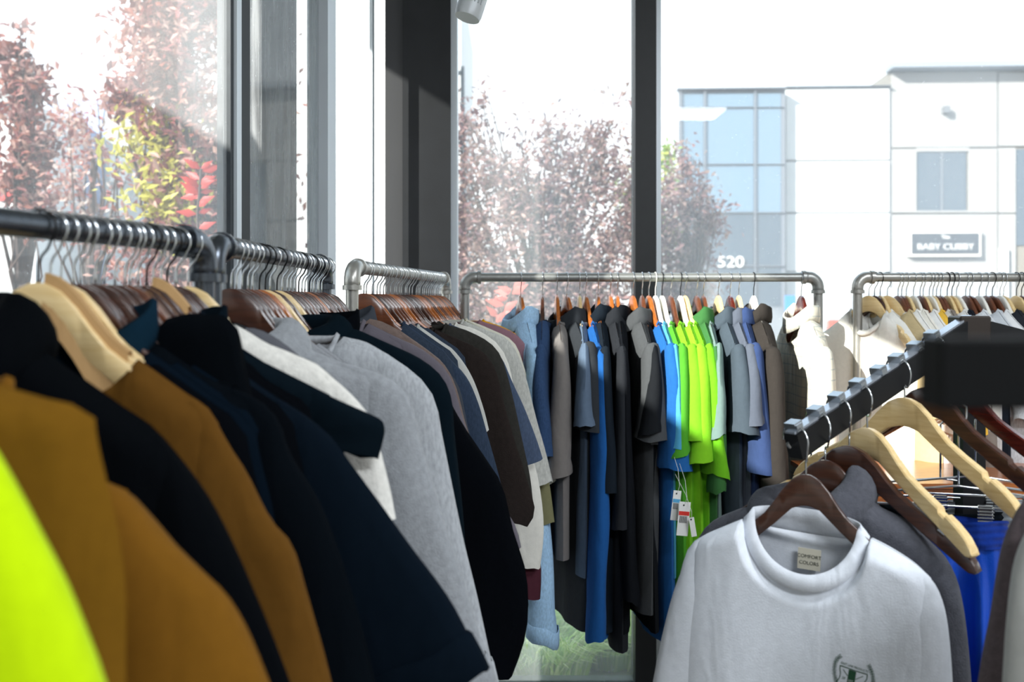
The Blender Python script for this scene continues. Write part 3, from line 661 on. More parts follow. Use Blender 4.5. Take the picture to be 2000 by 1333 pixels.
    # collar
    if collar:
        n = 36; sec = {'crew': [(0, 0), (.004, .010), (.0, .019), (-.004, .010)], 'stand': [(.003, -.006), (.007, .012), (.005, .040), (-.001, .042), (-.003, .012), (-.003, -.006)],
                       'polo': [(-.002, -.004), (.0, .022), (.004, .034), (.010, .030), (.018, .004), (.022, -.014), (.019, -.016), (.012, .006), (.004, .022)],
                       'hood': [(math.cos(q_*math.pi/7), math.sin(q_*math.pi/7)) for q_ in range(14)]}[collar]
        hv = []; ns = len(sec)
        for i in range(n):
            a = 2*math.pi*i/n; ca, sa = math.cos(a), math.sin(a); NW = nwR if ca > 0 else nwL; ZN = zL+(zR-zL)*(.5+.5*ca)
            if collar in ('crew',): bx = NW*ca; by = -Tn*sa; bz = ZN-((nfront if sa > 0 else .018)*abs(sa)**(1.0 if sa > 0 else .8))
            else: bx = NW*ca*(.98); by = -(Tn+.006)*sa; bz = ZN-(nfront*.55 if sa > 0 else .010)*abs(sa)
            out = Vector((ca, -sa*.7)).normalized(); wob = noise.noise(Vector((ca*1.5+sd, sa*1.5, 0)))
            for (d_, h_) in sec:
                if collar == 'crew':
                    sl = Vector((ca*.25, -sa*.35, 1)) if sa <= 0 else Vector((-ca*.0, sa*.05-.15, .95)); sl.normalize()
                    if sa > .15: up = Vector((ca*-.75, 0, .65)).normalized()
                    else: up = Vector((-ca*.2, 0, 1)).normalized()
                    q_ = Vector((bx+out.x*d_, by+out.y*d_, bz-.004))+up*h_*(1-.55*abs(ca)**4)
                elif collar == 'hood':
                    bk = max(0, sa*.6+.4)*.5 if sa > 0 else .2-.6*sa; g_ = 1+.1*wob; ro = (.021+.010*bk)*g_; ru = (.024+.014*bk)*g_
                    q_ = Vector((bx*1.06+out.x*(d_*ro+.010), by+out.y*(d_*ro*.75+.004), bz+.004-.012*ca*ca+h_*ru-abs(ca)*d_*ro*.55-.014*bk))
                else:
                    q_ = Vector((bx+out.x*d_*.8, by+out.y*d_*.8, bz+h_*(1+.2*wob)))
                hv.append(q_)
        hf = [(i*ns+k, ((i+1) % n)*ns+k, ((i+1) % n)*ns+(k+1) % ns, i*ns+(k+1) % ns) for i in range(n) for k in range(ns)]
        if collar == 'hood': nm = 'hood'
        else: nm = 'collar'
        co = link_mesh(nm, hv, hf, mat2, r)
    return r, body

def dflt(kind, s=1.0, drop=0.0, x0=.078, out=1.0):
    z = lambda x: hz_top(x)+.004
    sh = [(x0, z(x0)), (.11, z(.11)-.001), (.14, z(.14)-.001), (.17, z(.17)-.002), (.205, z(.205)-.006)]
    if kind == 'tee': sh += [(.235, -.195), (.262, -.25), (.285*out, -.32), (.30*out, -.40-drop)]
    elif kind == 'polo': sh += [(.235, -.19), (.258, -.25), (.275*out, -.33), (.285*out, -.44-drop)]
    elif kind == 'long': sh += [(.235, -.20), (.262, -.27), (.28*out, -.40), (.29*out, -.55), (.29*out, -.70-drop)]
    elif kind == 'vest': sh += [(.21, -.2), (.205, -.26)]
    return sh
MJ = fabric
def garm_px(name, label, cat, pos, sil, mat, phi=0.0, **kw):
    sr = px_to_local(sil, pos, phi)
    if 'silL' not in kw:
        # the far side hangs straighter, towards the glass
        kw['silL'] = [(min(x, .20+(x-.20)*.25) if x > .20 else x, z) for x, z in sr]
        # keep z monotone and mirrored
    return garment(name, label, cat, pos, phi, mat, sr, **kw)
def on(A, B, Y):
    t = (Y-A.y)/(B.y-A.y); return Vector((A.x+(B.x-A.x)*t, Y, EYE+hA+.0134))

BLK = fabric('05070a', 'jersey'); NAVY = fabric('0c2230', 'jersey'); TAN = fabric('8a5a24', 'jersey'); MUS = fabric('96681c', 'jersey')
# --- nearest left rack (A)
SPEC = {}
def on(A, B, Y):
    t = (Y-A.y)/(B.y-A.y); SPEC.setdefault(round(A.y, 3), []).append(Y); return Vector((A.x+(B.x-A.x)*t, Y, EYE+hA+.0134))
garm_px('hi_vis_sweatshirt', 'bright fluorescent yellow-green sweatshirt at the near left corner', 'sweatshirt', on(A0, A1, .52), [(-250, 700), (-140, 760), (-40, 850), (10, 925), (60, 1010), (120, 1130), (165, 1250), (200, 1360), (215, 1450)], fabric('b4d400', 'jersey'), T=.03, collar='crew', tipx=.2, wa=.2, hem=-.75)
garm_px('canvas_vest', 'mustard canvas vest with flat yoke edge on the nearest left rack', 'vest', on(A0, A1, .63), [(-160, 700), (-80, 728), (0, 752), (90, 778), (178, 802), (180, 850), (168, 910)], fabric('6b4a10', 'jersey'), T=.026, collar='stand', sleeves=False, tipx=.30, hem=-.62, fold=.6)
garm_px('canvas_jacket', 'mustard brown jacket with folded sleeve hung behind the mustard vest', 'jacket', on(A0, A1, .72), [(20, 855), (150, 928), (200, 940), (245, 955), (290, 1000), (340, 1060), (395, 1115), (440, 1165), (482, 1240), (530, 1350), (550, 1420)], fabric('6c4812', 'jersey'), T=.03, collar='stand', tipx=.23, wa=.2, wc=.14, fold=1.5, hem=-.7)
garm_px('hooded_jacket', 'black hooded jacket between the mustard and tan jackets', 'jacket', on(A0, A1, .85), [(20, 655), (100, 715), (200, 768), (300, 840), (360, 905), (410, 975), (470, 1090), (530, 1225), (575, 1340), (600, 1420)], BLK, T=.03, collar='hood', tipx=.2, wa=.2, wc=.13, hem=-.8)
garm_px('canvas_jacket', 'tan brown jacket with round shoulder on a natural wood hanger', 'jacket', on(A0, A1, .95), [(262, 738), (300, 750), (340, 768), (410, 820), (450, 870), (485, 925), (530, 1010), (572, 1058), (600, 1150), (650, 1340), (660, 1400)], fabric('5a3c14', 'jersey'), T=.022, collar=None, tipx=.17, wa=.19, wc=.13, fold=1.3, hem=-.8, nfront=.05)
garm_px('collared_jacket', 'black jacket with teal edged collar just behind the tan jacket', 'jacket', on(A0, A1, 1.01), [(300, 690), (360, 720), (420, 745), (490, 772), (535, 805), (558, 850), (570, 890), (620, 970), (660, 1070), (700, 1200), (735, 1340)], fabric('05090e', 'jersey'), T=.02, collar='stand', tipx=.185, wa=.18, wc=.12, hem=-.8, mat2=NAVY)
garm_px('work_jacket', 'dark navy work jacket with long sleeve reaching lower centre', 'jacket', on(A0, A1, 1.08), [(390, 700), (440, 725), (500, 765), (580, 800), (640, 845), (680, 895), (740, 975), (800, 1060), (880, 1170), (948, 1300)], fabric('08111a', 'jersey'), T=.022, collar='polo', tipx=.2, wa=.2, wc=.13, hem=-.75, cuff=True)
garm_px('work_vest', 'dark navy short-sleeved work shirt with square sleeve corner', 'shirt', on(A0, A1, 1.13), [(440, 672), (500, 700), (560, 730), (640, 770), (700, 798), (747, 824), (750, 850), (738, 900)], fabric('081219', 'jersey'), T=.016, collar='stand', tipx=.2, wa=.16, wc=.16, hem=-.6)
garm_px('fleece_jacket', 'cream white fleece jacket behind the navy work shirt', 'jacket', on(A0, A1, 1.175), [(445, 628), (480, 645), (520, 670), (570, 690), (620, 712), (680, 765), (722, 812), (742, 870), (760, 940), (775, 1010)], fabric('d9d6cf', 'fleece'), T=.02, collar='crew', tipx=.2, wa=.15, wc=.1, fold=2, hem=-.7)
garm_px('sweatshirt', 'black crew sweatshirt hanging under the third dark hanger at left', 'sweatshirt', on(A0, A1, 1.045), [(318, 625), (370, 612), (440, 618), (468, 650), (474, 690), (478, 740), (480, 800)], fabric('05080c', 'jersey'), T=.018, collar=None, tipx=.2, wa=.14, hem=-.6, nfront=.03)
garm_px('knit_top', 'grey knit top half hidden beside the cream fleece', 'top', on(A0, A1, 1.2), [(480, 640), (510, 645), (550, 668), (590, 700), (640, 740), (660, 800), (670, 860)], fabric('55565c', 'knit'), T=.014, collar=None, tipx=.18, wa=.13, hem=-.6, nfront=.03)
# --- middle left rack (B)
garm_px('hoodie', 'light grey hoodie with thick folded hood on middle left rack', 'hoodie', on(B0, B1, 1.37), [(558, 655), (620, 688), (680, 712), (740, 728), (785, 758), (806, 790), (815, 840), (845, 940), (875, 1040), (905, 1130), (935, 1230), (965, 1333)], fabric('8f9296', 'fleece'), T=.026, collar='hood', tipx=.2, wa=.17, wc=.1, hem=-.78, cuff=True)
garm_px('sweatshirt', 'pale grey crew sweatshirt just behind the grey hoodie', 'sweatshirt', on(B0, B1, 1.47), [(660, 655), (715, 668), (770, 700), (820, 738), (848, 775), (858, 820), (878, 920), (905, 1050), (930, 1150), (950, 1240), (972, 1340)], fabric('a3a6aa', 'heather'), T=.022, collar='crew', tipx=.2, wa=.15, wc=.09, hem=-.8, cuff=True)
garm_px('hoodie', 'dark teal hoodie with lowered hood behind the pale grey sweatshirt', 'hoodie', on(B0, B1, 1.57), [(650, 635), (700, 645), (760, 672), (820, 700), (862, 735), (882, 780), (888, 850), (898, 940), (905, 1010), (910, 1080)], fabric('08131a', 'jersey'), T=.024, collar='hood', tipx=.2, wa=.15, wc=.1, hem=-.8)
garm_px('jacket', 'bulky black jacket with long full sleeve at centre', 'jacket', on(B0, B1, 1.68), [(700, 650), (760, 672), (820, 715), (865, 760), (900, 822), (945, 890), (982, 950), (1003, 1040), (1026, 1110), (1032, 1190), (1022, 1260), (1000, 1320)], fabric('05070b', 'jersey'), T=.028, collar='stand', tipx=.2, wa=.2, wc=.15, hem=-.8)
garm_px('sweater', 'mauve grey sweater just beyond the bulky black jacket', 'sweater', on(B0, B1, 1.76), [(712, 628), (760, 652), (820, 680), (862, 712), (885, 750), (905, 820), (935, 900), (975, 975), (1008, 1030), (1018, 1070)], fabric('5f5a62', 'knit'), T=.018, collar='crew', tipx=.2, wa=.14, wc=.1, hem=-.8)
garm_px('fur_jacket', 'brown fuzzy jacket topmost behind the mauve sweater', 'jacket', on(B0, B1, 1.84), [(718, 622), (745, 628), (780, 645), (830, 680), (868, 712), (892, 760), (910, 830), (935, 900), (955, 960)], fabric('6b5c56', 'fleece'), T=.018, collar=None, tipx=.2, wa=.13, wc=.1, hem=-.75, nfront=.03)
garm_px('shirt', 'steel grey shirt at the far end of the middle left rack', 'shirt', on(B0, B1, 1.91), [(725, 632), (770, 650), (830, 686), (870, 720), (898, 760), (918, 850), (945, 920), (968, 975)], fabric('3d4148', 'jersey'), T=.016, collar='polo', tipx=.2, wa=.13, wc=.1, hem=-.75)
# --- far left rack (C)
cl = [
 ('t_shirt', 'navy heather t-shirt, nearest garment on the far left rack', 't-shirt', 2.20, [(790, 648), (840, 675), (880, 702), (912, 738), (935, 790), (952, 850), (966, 900), (978, 946)], '303c4e', 'heather', dict(wa=.15, wc=.14)),
 ('t_shirt', 'pale grey ribbed t-shirt behind the navy heather one', 't-shirt', 2.29, [(818, 650), (850, 670), (885, 690), (910, 715), (928, 750), (945, 800), (955, 840)], 'b9b9b4', 'knit', dict(wa=.14, wc=.12)),
 ('sweatshirt', 'black fuzzy-shouldered sweatshirt with sunlit brown shoulder on far left rack', 'sweatshirt', 2.37, [(845, 642), (890, 660), (930, 678), (955, 700), (972, 735), (985, 790), (1002, 850), (1024, 920), (1045, 1000), (1030, 1030)], '2a2422', 'fleece', dict(wa=.16, wc=.13)),
 ('sweatshirt', 'charcoal sweatshirt with soft shoulder in front of white tops', 'sweatshirt', 2.45, [(872, 634), (910, 645), (950, 665), (975, 690), (990, 730), (1005, 790), (1020, 860), (1035, 930), (1042, 990)], '33322f', 'fleece', dict(wa=.15, wc=.13)),
 ('t_shirt', 'blue grey heather t-shirt with wide sleeve on far left rack', 't-shirt', 2.52, [(880, 634), (920, 650), (955, 672), (980, 700), (1000, 745), (1025, 800), (1048, 860), (1060, 898)], '47546b', 'heather', dict(wa=.15, wc=.15)),
 ('long_sleeved_top', 'long white top with sleeve hanging to the lower centre', 'top', 2.58, [(892, 632), (925, 642), (955, 658), (980, 682), (996, 720), (1010, 790), (1030, 860), (1052, 940), (1062, 1030), (1055, 1110)], 'e2dfd6', 'jersey', dict(wa=.15, wc=.11)),
 ('t_shirt', 'light heather grey t-shirt beside the long white top', 't-shirt', 2.64, [(905, 626), (950, 645), (990, 662), (1010, 690), (1028, 740), (1048, 820), (1065, 880), (1080, 942)], 'bcbcb6', 'heather', dict(wa=.15, wc=.14)),
 ('shirt', 'olive khaki shirt with rolled sleeve under the cream t-shirt', 'shirt', 2.69, [(908, 626), (950, 645), (988, 665), (1008, 700), (1025, 770), (1045, 850), (1070, 930), (1083, 1020)], '7a7858', 'jersey', dict(wa=.15, wc=.13)),
 ('t_shirt', 'cream t-shirt with pale sleeve above the olive one', 't-shirt', 2.73, [(912, 624), (955, 642), (1000, 665), (1018, 700), (1035, 760), (1055, 850), (1072, 910), (1086, 942)], 'd8d4c4', 'jersey', dict(wa=.14, wc=.13)),
 ('t_shirt', 'dusty mauve pink t-shirt catching the sun on its shoulder', 't-shirt', 2.79, [(938, 627), (975, 638), (1010, 655), (1032, 685), (1044, 730), (1052, 790), (1062, 860), (1068, 900)], '8d6a74', 'jersey', dict(wa=.13, wc=.12)),
 ('t_shirt', 'golden yellow t-shirt seen as a narrow strip beyond the mauve one', 't-shirt', 2.85, [(945, 626), (985, 640), (1018, 660), (1040, 690), (1056, 740), (1070, 800), (1085, 870), (1099, 938)], 'e0a20c', 'jersey', dict(wa=.12, wc=.12)),
 ('shirt', 'maroon shirt whose dark hem shows below the white top', 'shirt', 2.61, [(895, 632), (925, 642), (955, 660), (975, 690), (990, 740), (1005, 820), (1025, 900), (1045, 1010), (1057, 1110), (1055, 1170)], '4a2730', 'jersey', dict(wa=.13, wc=.11)),
]
for (nm, lb, ct, Y, sil, hx_, kd, kw) in cl:
    garm_px(nm, lb, ct, on(C0, C1, Y), sil, fabric(hx_, kd), T=.016, collar=kw.pop('collar', 'crew'), tipx=.19, hem=-.72, **kw)
# hangers on the three left rails
def rail_hangers(A, B, pxs, woods, hooks, rname, group, endname='near end', phi0=0, fills=None, fill_from=0):
    spec = list(SPEC.get(round(A.y, 3), [])); ent = []
    for i, px in enumerate(pxs):
        k = (px-1000)/F; dx = B.x-A.x; dy = B.y-A.y
        t = (k*A.y-A.x)/(dx-k*dy); Y = A.y+dy*t
        ent.append([Y, woods[i % len(woods)], hooks[i % len(hooks)], False])
    for ys in spec:
        fr_ = [e for e in ent if not e[3]]; e = min(fr_, key=lambda q_: abs(q_[0]-ys)) if fr_ else None
        if e and abs(e[0]-ys) < .035: e[0] = ys; e[3] = True
        else: ent.append([ys, woods[0], 'silver', True])
    ent.sort(key=lambda e: e[0]); woods = [e[1] for e in ent]; hooks = [e[2] for e in ent]
    for i, e in enumerate(ent):
        t = (e[0]-A.y)/(B.y-A.y); p = A+(B-A)*t+Vector((0, 0, .0134))
        if not e[3] and fills and e[0] > fill_from:
            ref = min(spec, key=lambda q_: abs(q_-e[0])); hx_, kd_, ct_, cn_ = fills[min(len(fills)-1, int(len(fills)*i/len(ent)))]
            sh_ = [(x*.97, z) for x, z in dflt('long' if i % 3 else 'tee', drop=0, x0=.088+.01*(i % 2))]
            sh_ = [(x if x < .2 else .2+(x-.2)*.55, z) for x, z in sh_]
            garment(ct_.replace('-', '_').replace(' ', '_'), f"{cn_} {ct_} on the {ORD[i]} hanger from the near end of {rname}", ct_, p, 0, fabric(hx_, kd_), sh_, hem=-.66, T=.013, collar=None, sleeves=False, tipx=.19, wa=.12, wc=.09, res=(22, 18), fold=.7, nfront=.04)
        wk = woods[i]; hk = hooks[i]; p = p.copy()
        ph = phi0+random.uniform(-.02, .02)
        hanger(p, ph, wk, hk, f"{WN[wk]} hanger with {hk} hook, {ORD[i]} from the {endname} of {rname}", group, tilt=random.uniform(-.01, .01))
apx = [-35, 78, 97, 120, 143, 166, 186, 207, 224, 234, 254, 270, 286, 300, 314, 326, 344]
aw = ['natural', 'natural', 'natural', 'natural', 'walnut', 'walnut', 'walnut', 'walnut', 'walnut', 'chestnut', 'walnut', 'walnut', 'walnut', 'chestnut', 'walnut', 'walnut', 'walnut']
ah = ['silver', 'black']+['silver']*10+['black', 'silver', 'silver', 'black', 'silver']
rail_hangers(A0, A1, apx, aw, ah, 'nearest left rail', 'hangers on the nearest left rail', fill_from=.965, fills=[('05070b', 'jersey', 'shirt', 'black'), ('06101a', 'jersey', 'shirt', 'dark navy'), ('05070b', 'jersey', 'sweatshirt', 'black'), ('06101a', 'jersey', 'sweatshirt', 'dark navy')])
bpx = [449, 462, 473, 484, 495, 507, 518, 530, 541, 551, 560, 568, 576, 584, 590, 596, 602, 608, 613, 618, 623, 628, 633, 638]
bw = ['walnut', 'walnut', 'walnut', 'chestnut', 'chestnut', 'amber', 'natural', 'walnut', 'natural', 'walnut', 'walnut', 'chestnut', 'walnut', 'walnut', 'chestnut', 'amber', 'walnut', 'chestnut', 'walnut', 'walnut', 'walnut', 'chestnut', 'walnut', 'walnut']
bh = ['silver', 'silver', 'silver', 'silver', 'silver', 'black', 'black', 'silver', 'black', 'silver', 'silver', 'silver', 'silver', 'black', 'silver', 'silver', 'black']+['silver']*7
rail_hangers(B0, B1, bpx, bw, bh, 'middle left rail', 'hangers on the middle left rail', fills=[('8a8c90', 'heather', 'sweatshirt', 'grey'), ('0a141b', 'jersey', 'sweatshirt', 'black'), ('4a464c', 'jersey', 'shirt', 'grey'), ('2a2c33', 'jersey', 'shirt', 'charcoal')])
cpx = [711, 719, 727, 735, 742, 749, 755, 762, 768, 774, 780, 786, 791, 797, 802, 807, 812, 816, 821, 825, 829, 833, 837, 841, 845, 848, 851, 854, 857, 860]
cw = ['chestnut', 'amber', 'walnut', 'chestnut', 'chestnut', 'chestnut', 'amber', 'amber', 'chestnut', 'chestnut', 'walnut', 'walnut', 'walnut', 'chestnut', 'chestnut', 'amber', 'amber', 'chestnut', 'walnut', 'amber', 'chestnut', 'chestnut', 'amber', 'amber', 'chestnut', 'amber', 'amber', 'chestnut', 'amber', 'chestnut']
rail_hangers(C0, C1, cpx, cw, ['silver'], 'far left rail', 'hangers on the far left rail', phi0=0, fills=[('303a48', 'heather', 'shirt', 'navy'), ('1f1b1a', 'jersey', 'shirt', 'black'), ('2c2b29', 'jersey', 'shirt', 'charcoal'), ('c8c5ba', 'jersey', 'shirt', 'cream'), ('b5b3ac', 'jersey', 'shirt', 'pale grey')])
# tan card pieces slipped over two hangers
def card(label, px, Y, x0, x1, w, A, B, lab):
    p = on(A, B, Y); r = empty('cardboard_hanger_cover', p, 0, label, 'card')
    xs = [x0+(x1-x0)*i/8 for i in range(9)]; v = []; f = []
    for s_ in (-.014, .014):
        k = len(v)
        for x in xs: v += [(x, s_*.35, hz_top(x)+.004), (x, s_, hz_top(x)-w*(.6+.4*(x-x0)/(x1-x0)))]
        for i in range(8): a = k+2*i; f.append((a, a+2, a+3, a+1))
    n = 18
    for i in range(8): f.append((2*i, n+2*i, n+2*i+2, 2*i+2))
    o = link_mesh('card_sheet', v, f, plain('b58f5e', .8, name='kraft_card'), r, smooth=False)
card('tan card cover folded over the natural wood hanger at upper left', 0, .955, .005, .085, .075, A0, A1, '')
card('small tan card cover at the far end of the nearest left rail', 0, 1.125, .005, .045, .035, A0, A1, '')

# --- window rack (D): garments seen edge-on; local +x points to the camera
PH = -math.pi/2
def onD(px): return Vector(((px-1000)/F*2.96, 2.96, EYE+hA+.0134))
dl = [
 # hook px, name, label, cat, colour, fabric, sleeve kind, sleeve drop, hem, collar, T
 (1017, 'denim_shirt', 'light blue shirt with long buttoned cuff, leftmost on the window rack', 'shirt', 'a5c8e6', 'denim', 'long', .31, -.82, 'polo', .032, 'amber', 'silver', .17),
 (1060, 'pleated_top', 'slate blue pleated top second from the left on the window rack', 'top', '33496b', 'denim', 'tee', .10, -.84, None, .02, 'walnut', 'silver', -.05),
 (1088, 't_shirt', 'taupe grey t-shirt with sunlit pale shoulder on the window rack', 't-shirt', '77726f', 'jersey', 'polo', .12, -.80, 'crew', .022, 'amber', 'silver', .02),
 (1107, 'sweatshirt', 'charcoal short-sleeved sweatshirt with a wide drooping sleeve', 'sweatshirt', '33363a', 'jersey', 'polo', .0, -1.0, 'polo', .026, 'amber', 'silver', .22),
 (1132, 't_shirt', 'grey-blue t-shirt squeezed behind the charcoal sweatshirt', 't-shirt', '5c6c80', 'jersey', 'tee', .02, -.85, 'crew', .016, 'natural', 'silver', .0),
 (1144, 'long_sleeved_top', 'royal blue long-sleeved top reaching lowest on the window rack', 'top', '1f5696', 'jersey', 'long', .30, -1.02, 'crew', .022, 'amber', 'silver', .12),
 (1168, 'jacket', 'dark slate jacket right of the royal blue long-sleeved top', 'jacket', '1c232b', 'jersey', 'long', -.1, -1.0, 'stand', .022, 'amber', 'silver', .0),
 (1192, 'polo_shirt', 'charcoal polo shirt with sunlit collar tip', 'shirt', '2a2c30', 'jersey', 'long', .0, -1.05, 'polo', .022, 'amber', 'silver', .05),
 (1206, 'zip_jacket', 'black zip jacket with narrow sleeve hanging low', 'jacket', '17191d', 'jersey', 'long', .2, -1.0, 'stand', .018, 'amber', 'silver', -.02),
 (1236, 'polo_shirt', 'grey polo shirt with small square sleeve badge', 'shirt', '4c4e50', 'jersey', 'polo', .02, -.95, 'polo', .026, 'amber', 'silver', .12),
 (1254, 't_shirt', 'black t-shirt to the right of the badge polo', 't-shirt', '1d1f22', 'jersey', 'tee', .04, -1.0, 'crew', .018, 'chestnut', 'silver', .02),
 (1267, 'long_sleeved_top', 'bright blue long top hanging left of the green shirts', 'top', '235d9c', 'jersey', 'tee', .14, -1.03, 'crew', .024, 'amber', 'silver', .14),
 (1280, 't_shirt', 'turquoise blue t-shirt on the white plastic hook', 't-shirt', '4f9cc0', 'jersey', 'tee', .08, -.85, 'crew', .014, 'white', 'white', .10),
 (1293, 't_shirt', 'mid green t-shirt, leftmost of the green shirts', 't-shirt', '4d9a2c', 'jersey', 'tee', .10, -.95, 'crew', .018, 'white', 'black', .10),
 (1310, 't_shirt', 'lime green t-shirt with two price tags hanging', 't-shirt', '74b824', 'jersey', 'tee', .06, -.9, 'crew', .020, 'chestnut', 'silver', .10),
 (1329, 't_shirt', 'brightest lime green t-shirt in the middle of the green shirts', 't-shirt', '7fc426', 'jersey', 'tee', .12, -.92, 'crew', .022, 'white', 'black', .08),
 (1338, 't_shirt', 'vivid green t-shirt right of the brightest lime one', 't-shirt', '68b01f', 'jersey', 'tee', .16, -.88, 'crew', .018, 'natural', 'silver', .12),
 (1361, 'polo_shirt', 'dark green polo shirt, rightmost of the green shirts', 'shirt', '3b6b3a', 'jersey', 'long', -.1, -.95, 'polo', .02, 'chestnut', 'silver', .05),
 (1374, 't_shirt', 'sage grey t-shirt beside the dark green polo', 't-shirt', '6f8580', 'jersey', 'tee', .05, -.95, 'crew', .014, 'chestnut', 'silver', .0),
 (1403, 'polo_shirt', 'slate grey polo shirt with flared sleeve right of the green shirts', 'shirt', '465059', 'jersey', 'tee', .04, -1.0, 'polo', .022, 'natural', 'silver', .05),
 (1426, 'polo_shirt', 'blue grey polo shirt hung lower than its neighbours', 'shirt', '565c68', 'jersey', 'tee', .02, -.95, 'polo', .02, 'cherry', 'silver', .04),
 (1443, 'polo_shirt', 'navy blue long polo shirt beside the brown-grey jacket', 'shirt', '35456b', 'jersey', 'polo', .12, -.95, 'polo', .02, 'natural', 'silver', -.02),
 (1472, 'zip_jacket', 'brown-grey zip jacket with stand collar on the window rack', 'jacket', '36322f', 'jersey', 'long', .02, -1.0, 'stand', .034, 'white', 'black', .0),
 (1565, 'plaid_shirt', 'cream plaid overshirt alone at the right end of the window rack', 'shirt', 'cfcabb', 'plaid', 'long', .02, -.95, 'stand', .036, 'cherry', 'silver', .0),
]
DROOT = {}
for i, (px, nm, lb, ct, hx_, kd, sk, dr, hem, co, T, wk, hk, da) in enumerate(dl):
    p = onD(px); ph = PH+da
    if px == 1426: p.z -= .0
    hanger(p, ph, wk, hk, f"{WN[wk]} hanger with {hk} hook, {ORD[i]} from the left on the window rack", 'hangers on the window rack')
    r_, b_ = garment(nm, lb, ct, p, ph, fabric(hx_, kd), dflt(sk, drop=dr, x0=(.10 if co == 'crew' else .085)), hem=hem, T=T, collar=co, tipx=.2, wa=.16, wc=.13 if sk != 'long' else .09, res=(30, 26), fold=.9, tk=T*1.05, cuff=(nm in ('denim_shirt',)), flare=(.9 if sk != 'long' else .35), swayk=.02)
    DROOT[px] = r_
# badge on the grey polo's sleeve
p = P(1278, 860, 2.69); bd = DROOT[1236]
inv = (Matrix.Translation(onD(1236)) @ Matrix.Rotation(PH+.12, 4, 'Z')).inverted()
def mini(name, pts, mat, parent, invm): return link_mesh(name, [invm @ Vector(q_) for q_ in pts], [tuple(range(len(pts)))], mat, parent, smooth=False)
def world_box(name, c, w, h, d, mat, parent, invm, rz=0, rx=0):
    m = MB().box(-w/2, -d/2, -h/2, w/2, d/2, h/2, min(w, h, d)*.2); R_ = Matrix.Translation(c) @ Matrix.Rotation(rz, 4, 'Z') @ Matrix.Rotation(rx, 4, 'Y')
    m.v = [invm @ (R_ @ q_) for q_ in m.v]; return m.build(name, mat, parent)
M_tagw = plain('e9e9e6', .6, name='tag_card'); M_dk = plain('0d0e10', .6, name='black_print')
bdg = world_box('badge', p, .021, .026, .002, M_dk, bd, inv, rz=.1)
world_box('badge_ring', p+Vector((0, -.0015, .002)), .015, .011, .0012, M_tagw, bdg, inv, rz=.1)
world_box('badge_ring', p+Vector((0, -.0024, .002)), .010, .0065, .0012, M_dk, bdg, inv, rz=.1)
world_box('badge_dot', p+Vector((0, -.0033, .002)), .004, .004, .0012, M_tagw, bdg, inv, rz=.1)
# price tags on the lime shirts
def price_tag(label, px, py, Y, w, h, rx, band):
    c = P(px, py, Y); r = empty('price_tag', c, 0, label, 'price tag'); I = Matrix.Identity(4); R_ = Matrix.Rotation(rx, 4, 'Y'); r.rotation_euler = (0, rx, .1)
    MB().box(-w/2, -.0006, -h/2, w/2, .0006, h/2).build('tag_card', M_tagw, r)
    if band:
        MB().box(-w/2+.001, -.0012, h*.10, w/2-.001, -.0006, h*.22).build('colour_band', plain(band, .5, name='band_print'), r)
        for i in range(9): MB().box(-w*.36+i*w*.075, -.0012, -h*.12, -w*.36+i*w*.075+w*(.03 if i % 2 else .045), -.0006, h*.08).build('barcode_bar', M_dk, r)
    MB().tube([(0, -.001, h*.42), (.002, -.006, h*.42+.02), (0, .02, h*.42+.06), (0, .10, h*.42+.10)], .0006, 5).build('string', M_tagw, r)
    MB().tube([(-w*.1, -.0014, h*.40), (-w*.1, -.0004, h*.40)], .0022, 8).build('hole', M_dk, r)
price_tag('white price tag with blue band hanging on the lime t-shirts', 1320, 988, 2.60, .021, .078, .12, '5aa9d6')
price_tag('larger white price tag with red band hanging on the lime t-shirts', 1335, 1014, 2.58, .030, .088, .10, 'd8352c')
price_tag('small narrow white price tag right of the red-banded one', 1353, 1030, 2.57, .014, .05, -.16, None)

# --- right rack (E) of white clothes
epx = [1697, 1708, 1719, 1733, 1754, 1761, 1770, 1784, 1797, 1803, 1815, 1822, 1829, 1837, 1850, 1859, 1868, 1886, 1894, 1912, 1926, 1938, 1953, 1960, 1985, 1995]
ecol = [('e9e6de', 'jersey', 'white halter top with tie straps, leftmost on the right rack', 'top'), ('efece4', 'knit', 'white lace knit cardigan second on the right rack', 'cardigan'), None, ('f0eee8', 'jersey', 'white blouse beside the lace cardigan', 'blouse'),
        ('c9b48a', 'jersey', 'beige trimmed white blouse right of the lace cardigan', 'blouse'), None, ('f2f0ea', 'jersey', 'bright white shirt in the middle left of the right rack', 'shirt'), ('efeade', 'jersey', 'cream shirt beside the bright white shirt', 'shirt'), None,
        ('f0efec', 'jersey', 'white cotton top above the four-way rack arm', 'top'), ('f2c14a', 'jersey', 'golden yellow top peeking out below the white ones', 'top'), None, ('d9d5cc', 'jersey', 'off-white top beside the golden yellow one', 'top'), ('8b8178', 'jersey', 'taupe top half hidden behind the four-way rack', 'top'),
        None, ('e6e3df', 'fleece', 'white furry vest hanging behind the pale wooden hangers', 'vest'), ('20242c', 'jersey', 'black top on the right rack behind the furry vest', 'top'), None, ('dfe2e6', 'heather', 'pale grey top with straight neckline at the right rack', 'top'),
        None, ('c9cdd2', 'jersey', 'cool grey top toward the right end of the right rack', 'top'), ('e8e8e8', 'knit', 'white ribbed knit top toward the right frame edge', 'top'), None, ('2a2d33', 'jersey', 'charcoal jacket at the right frame edge on the right rack', 'jacket'), ('d8dadc', 'knit', 'striped knit top last in view on the right rack', 'top'), None]
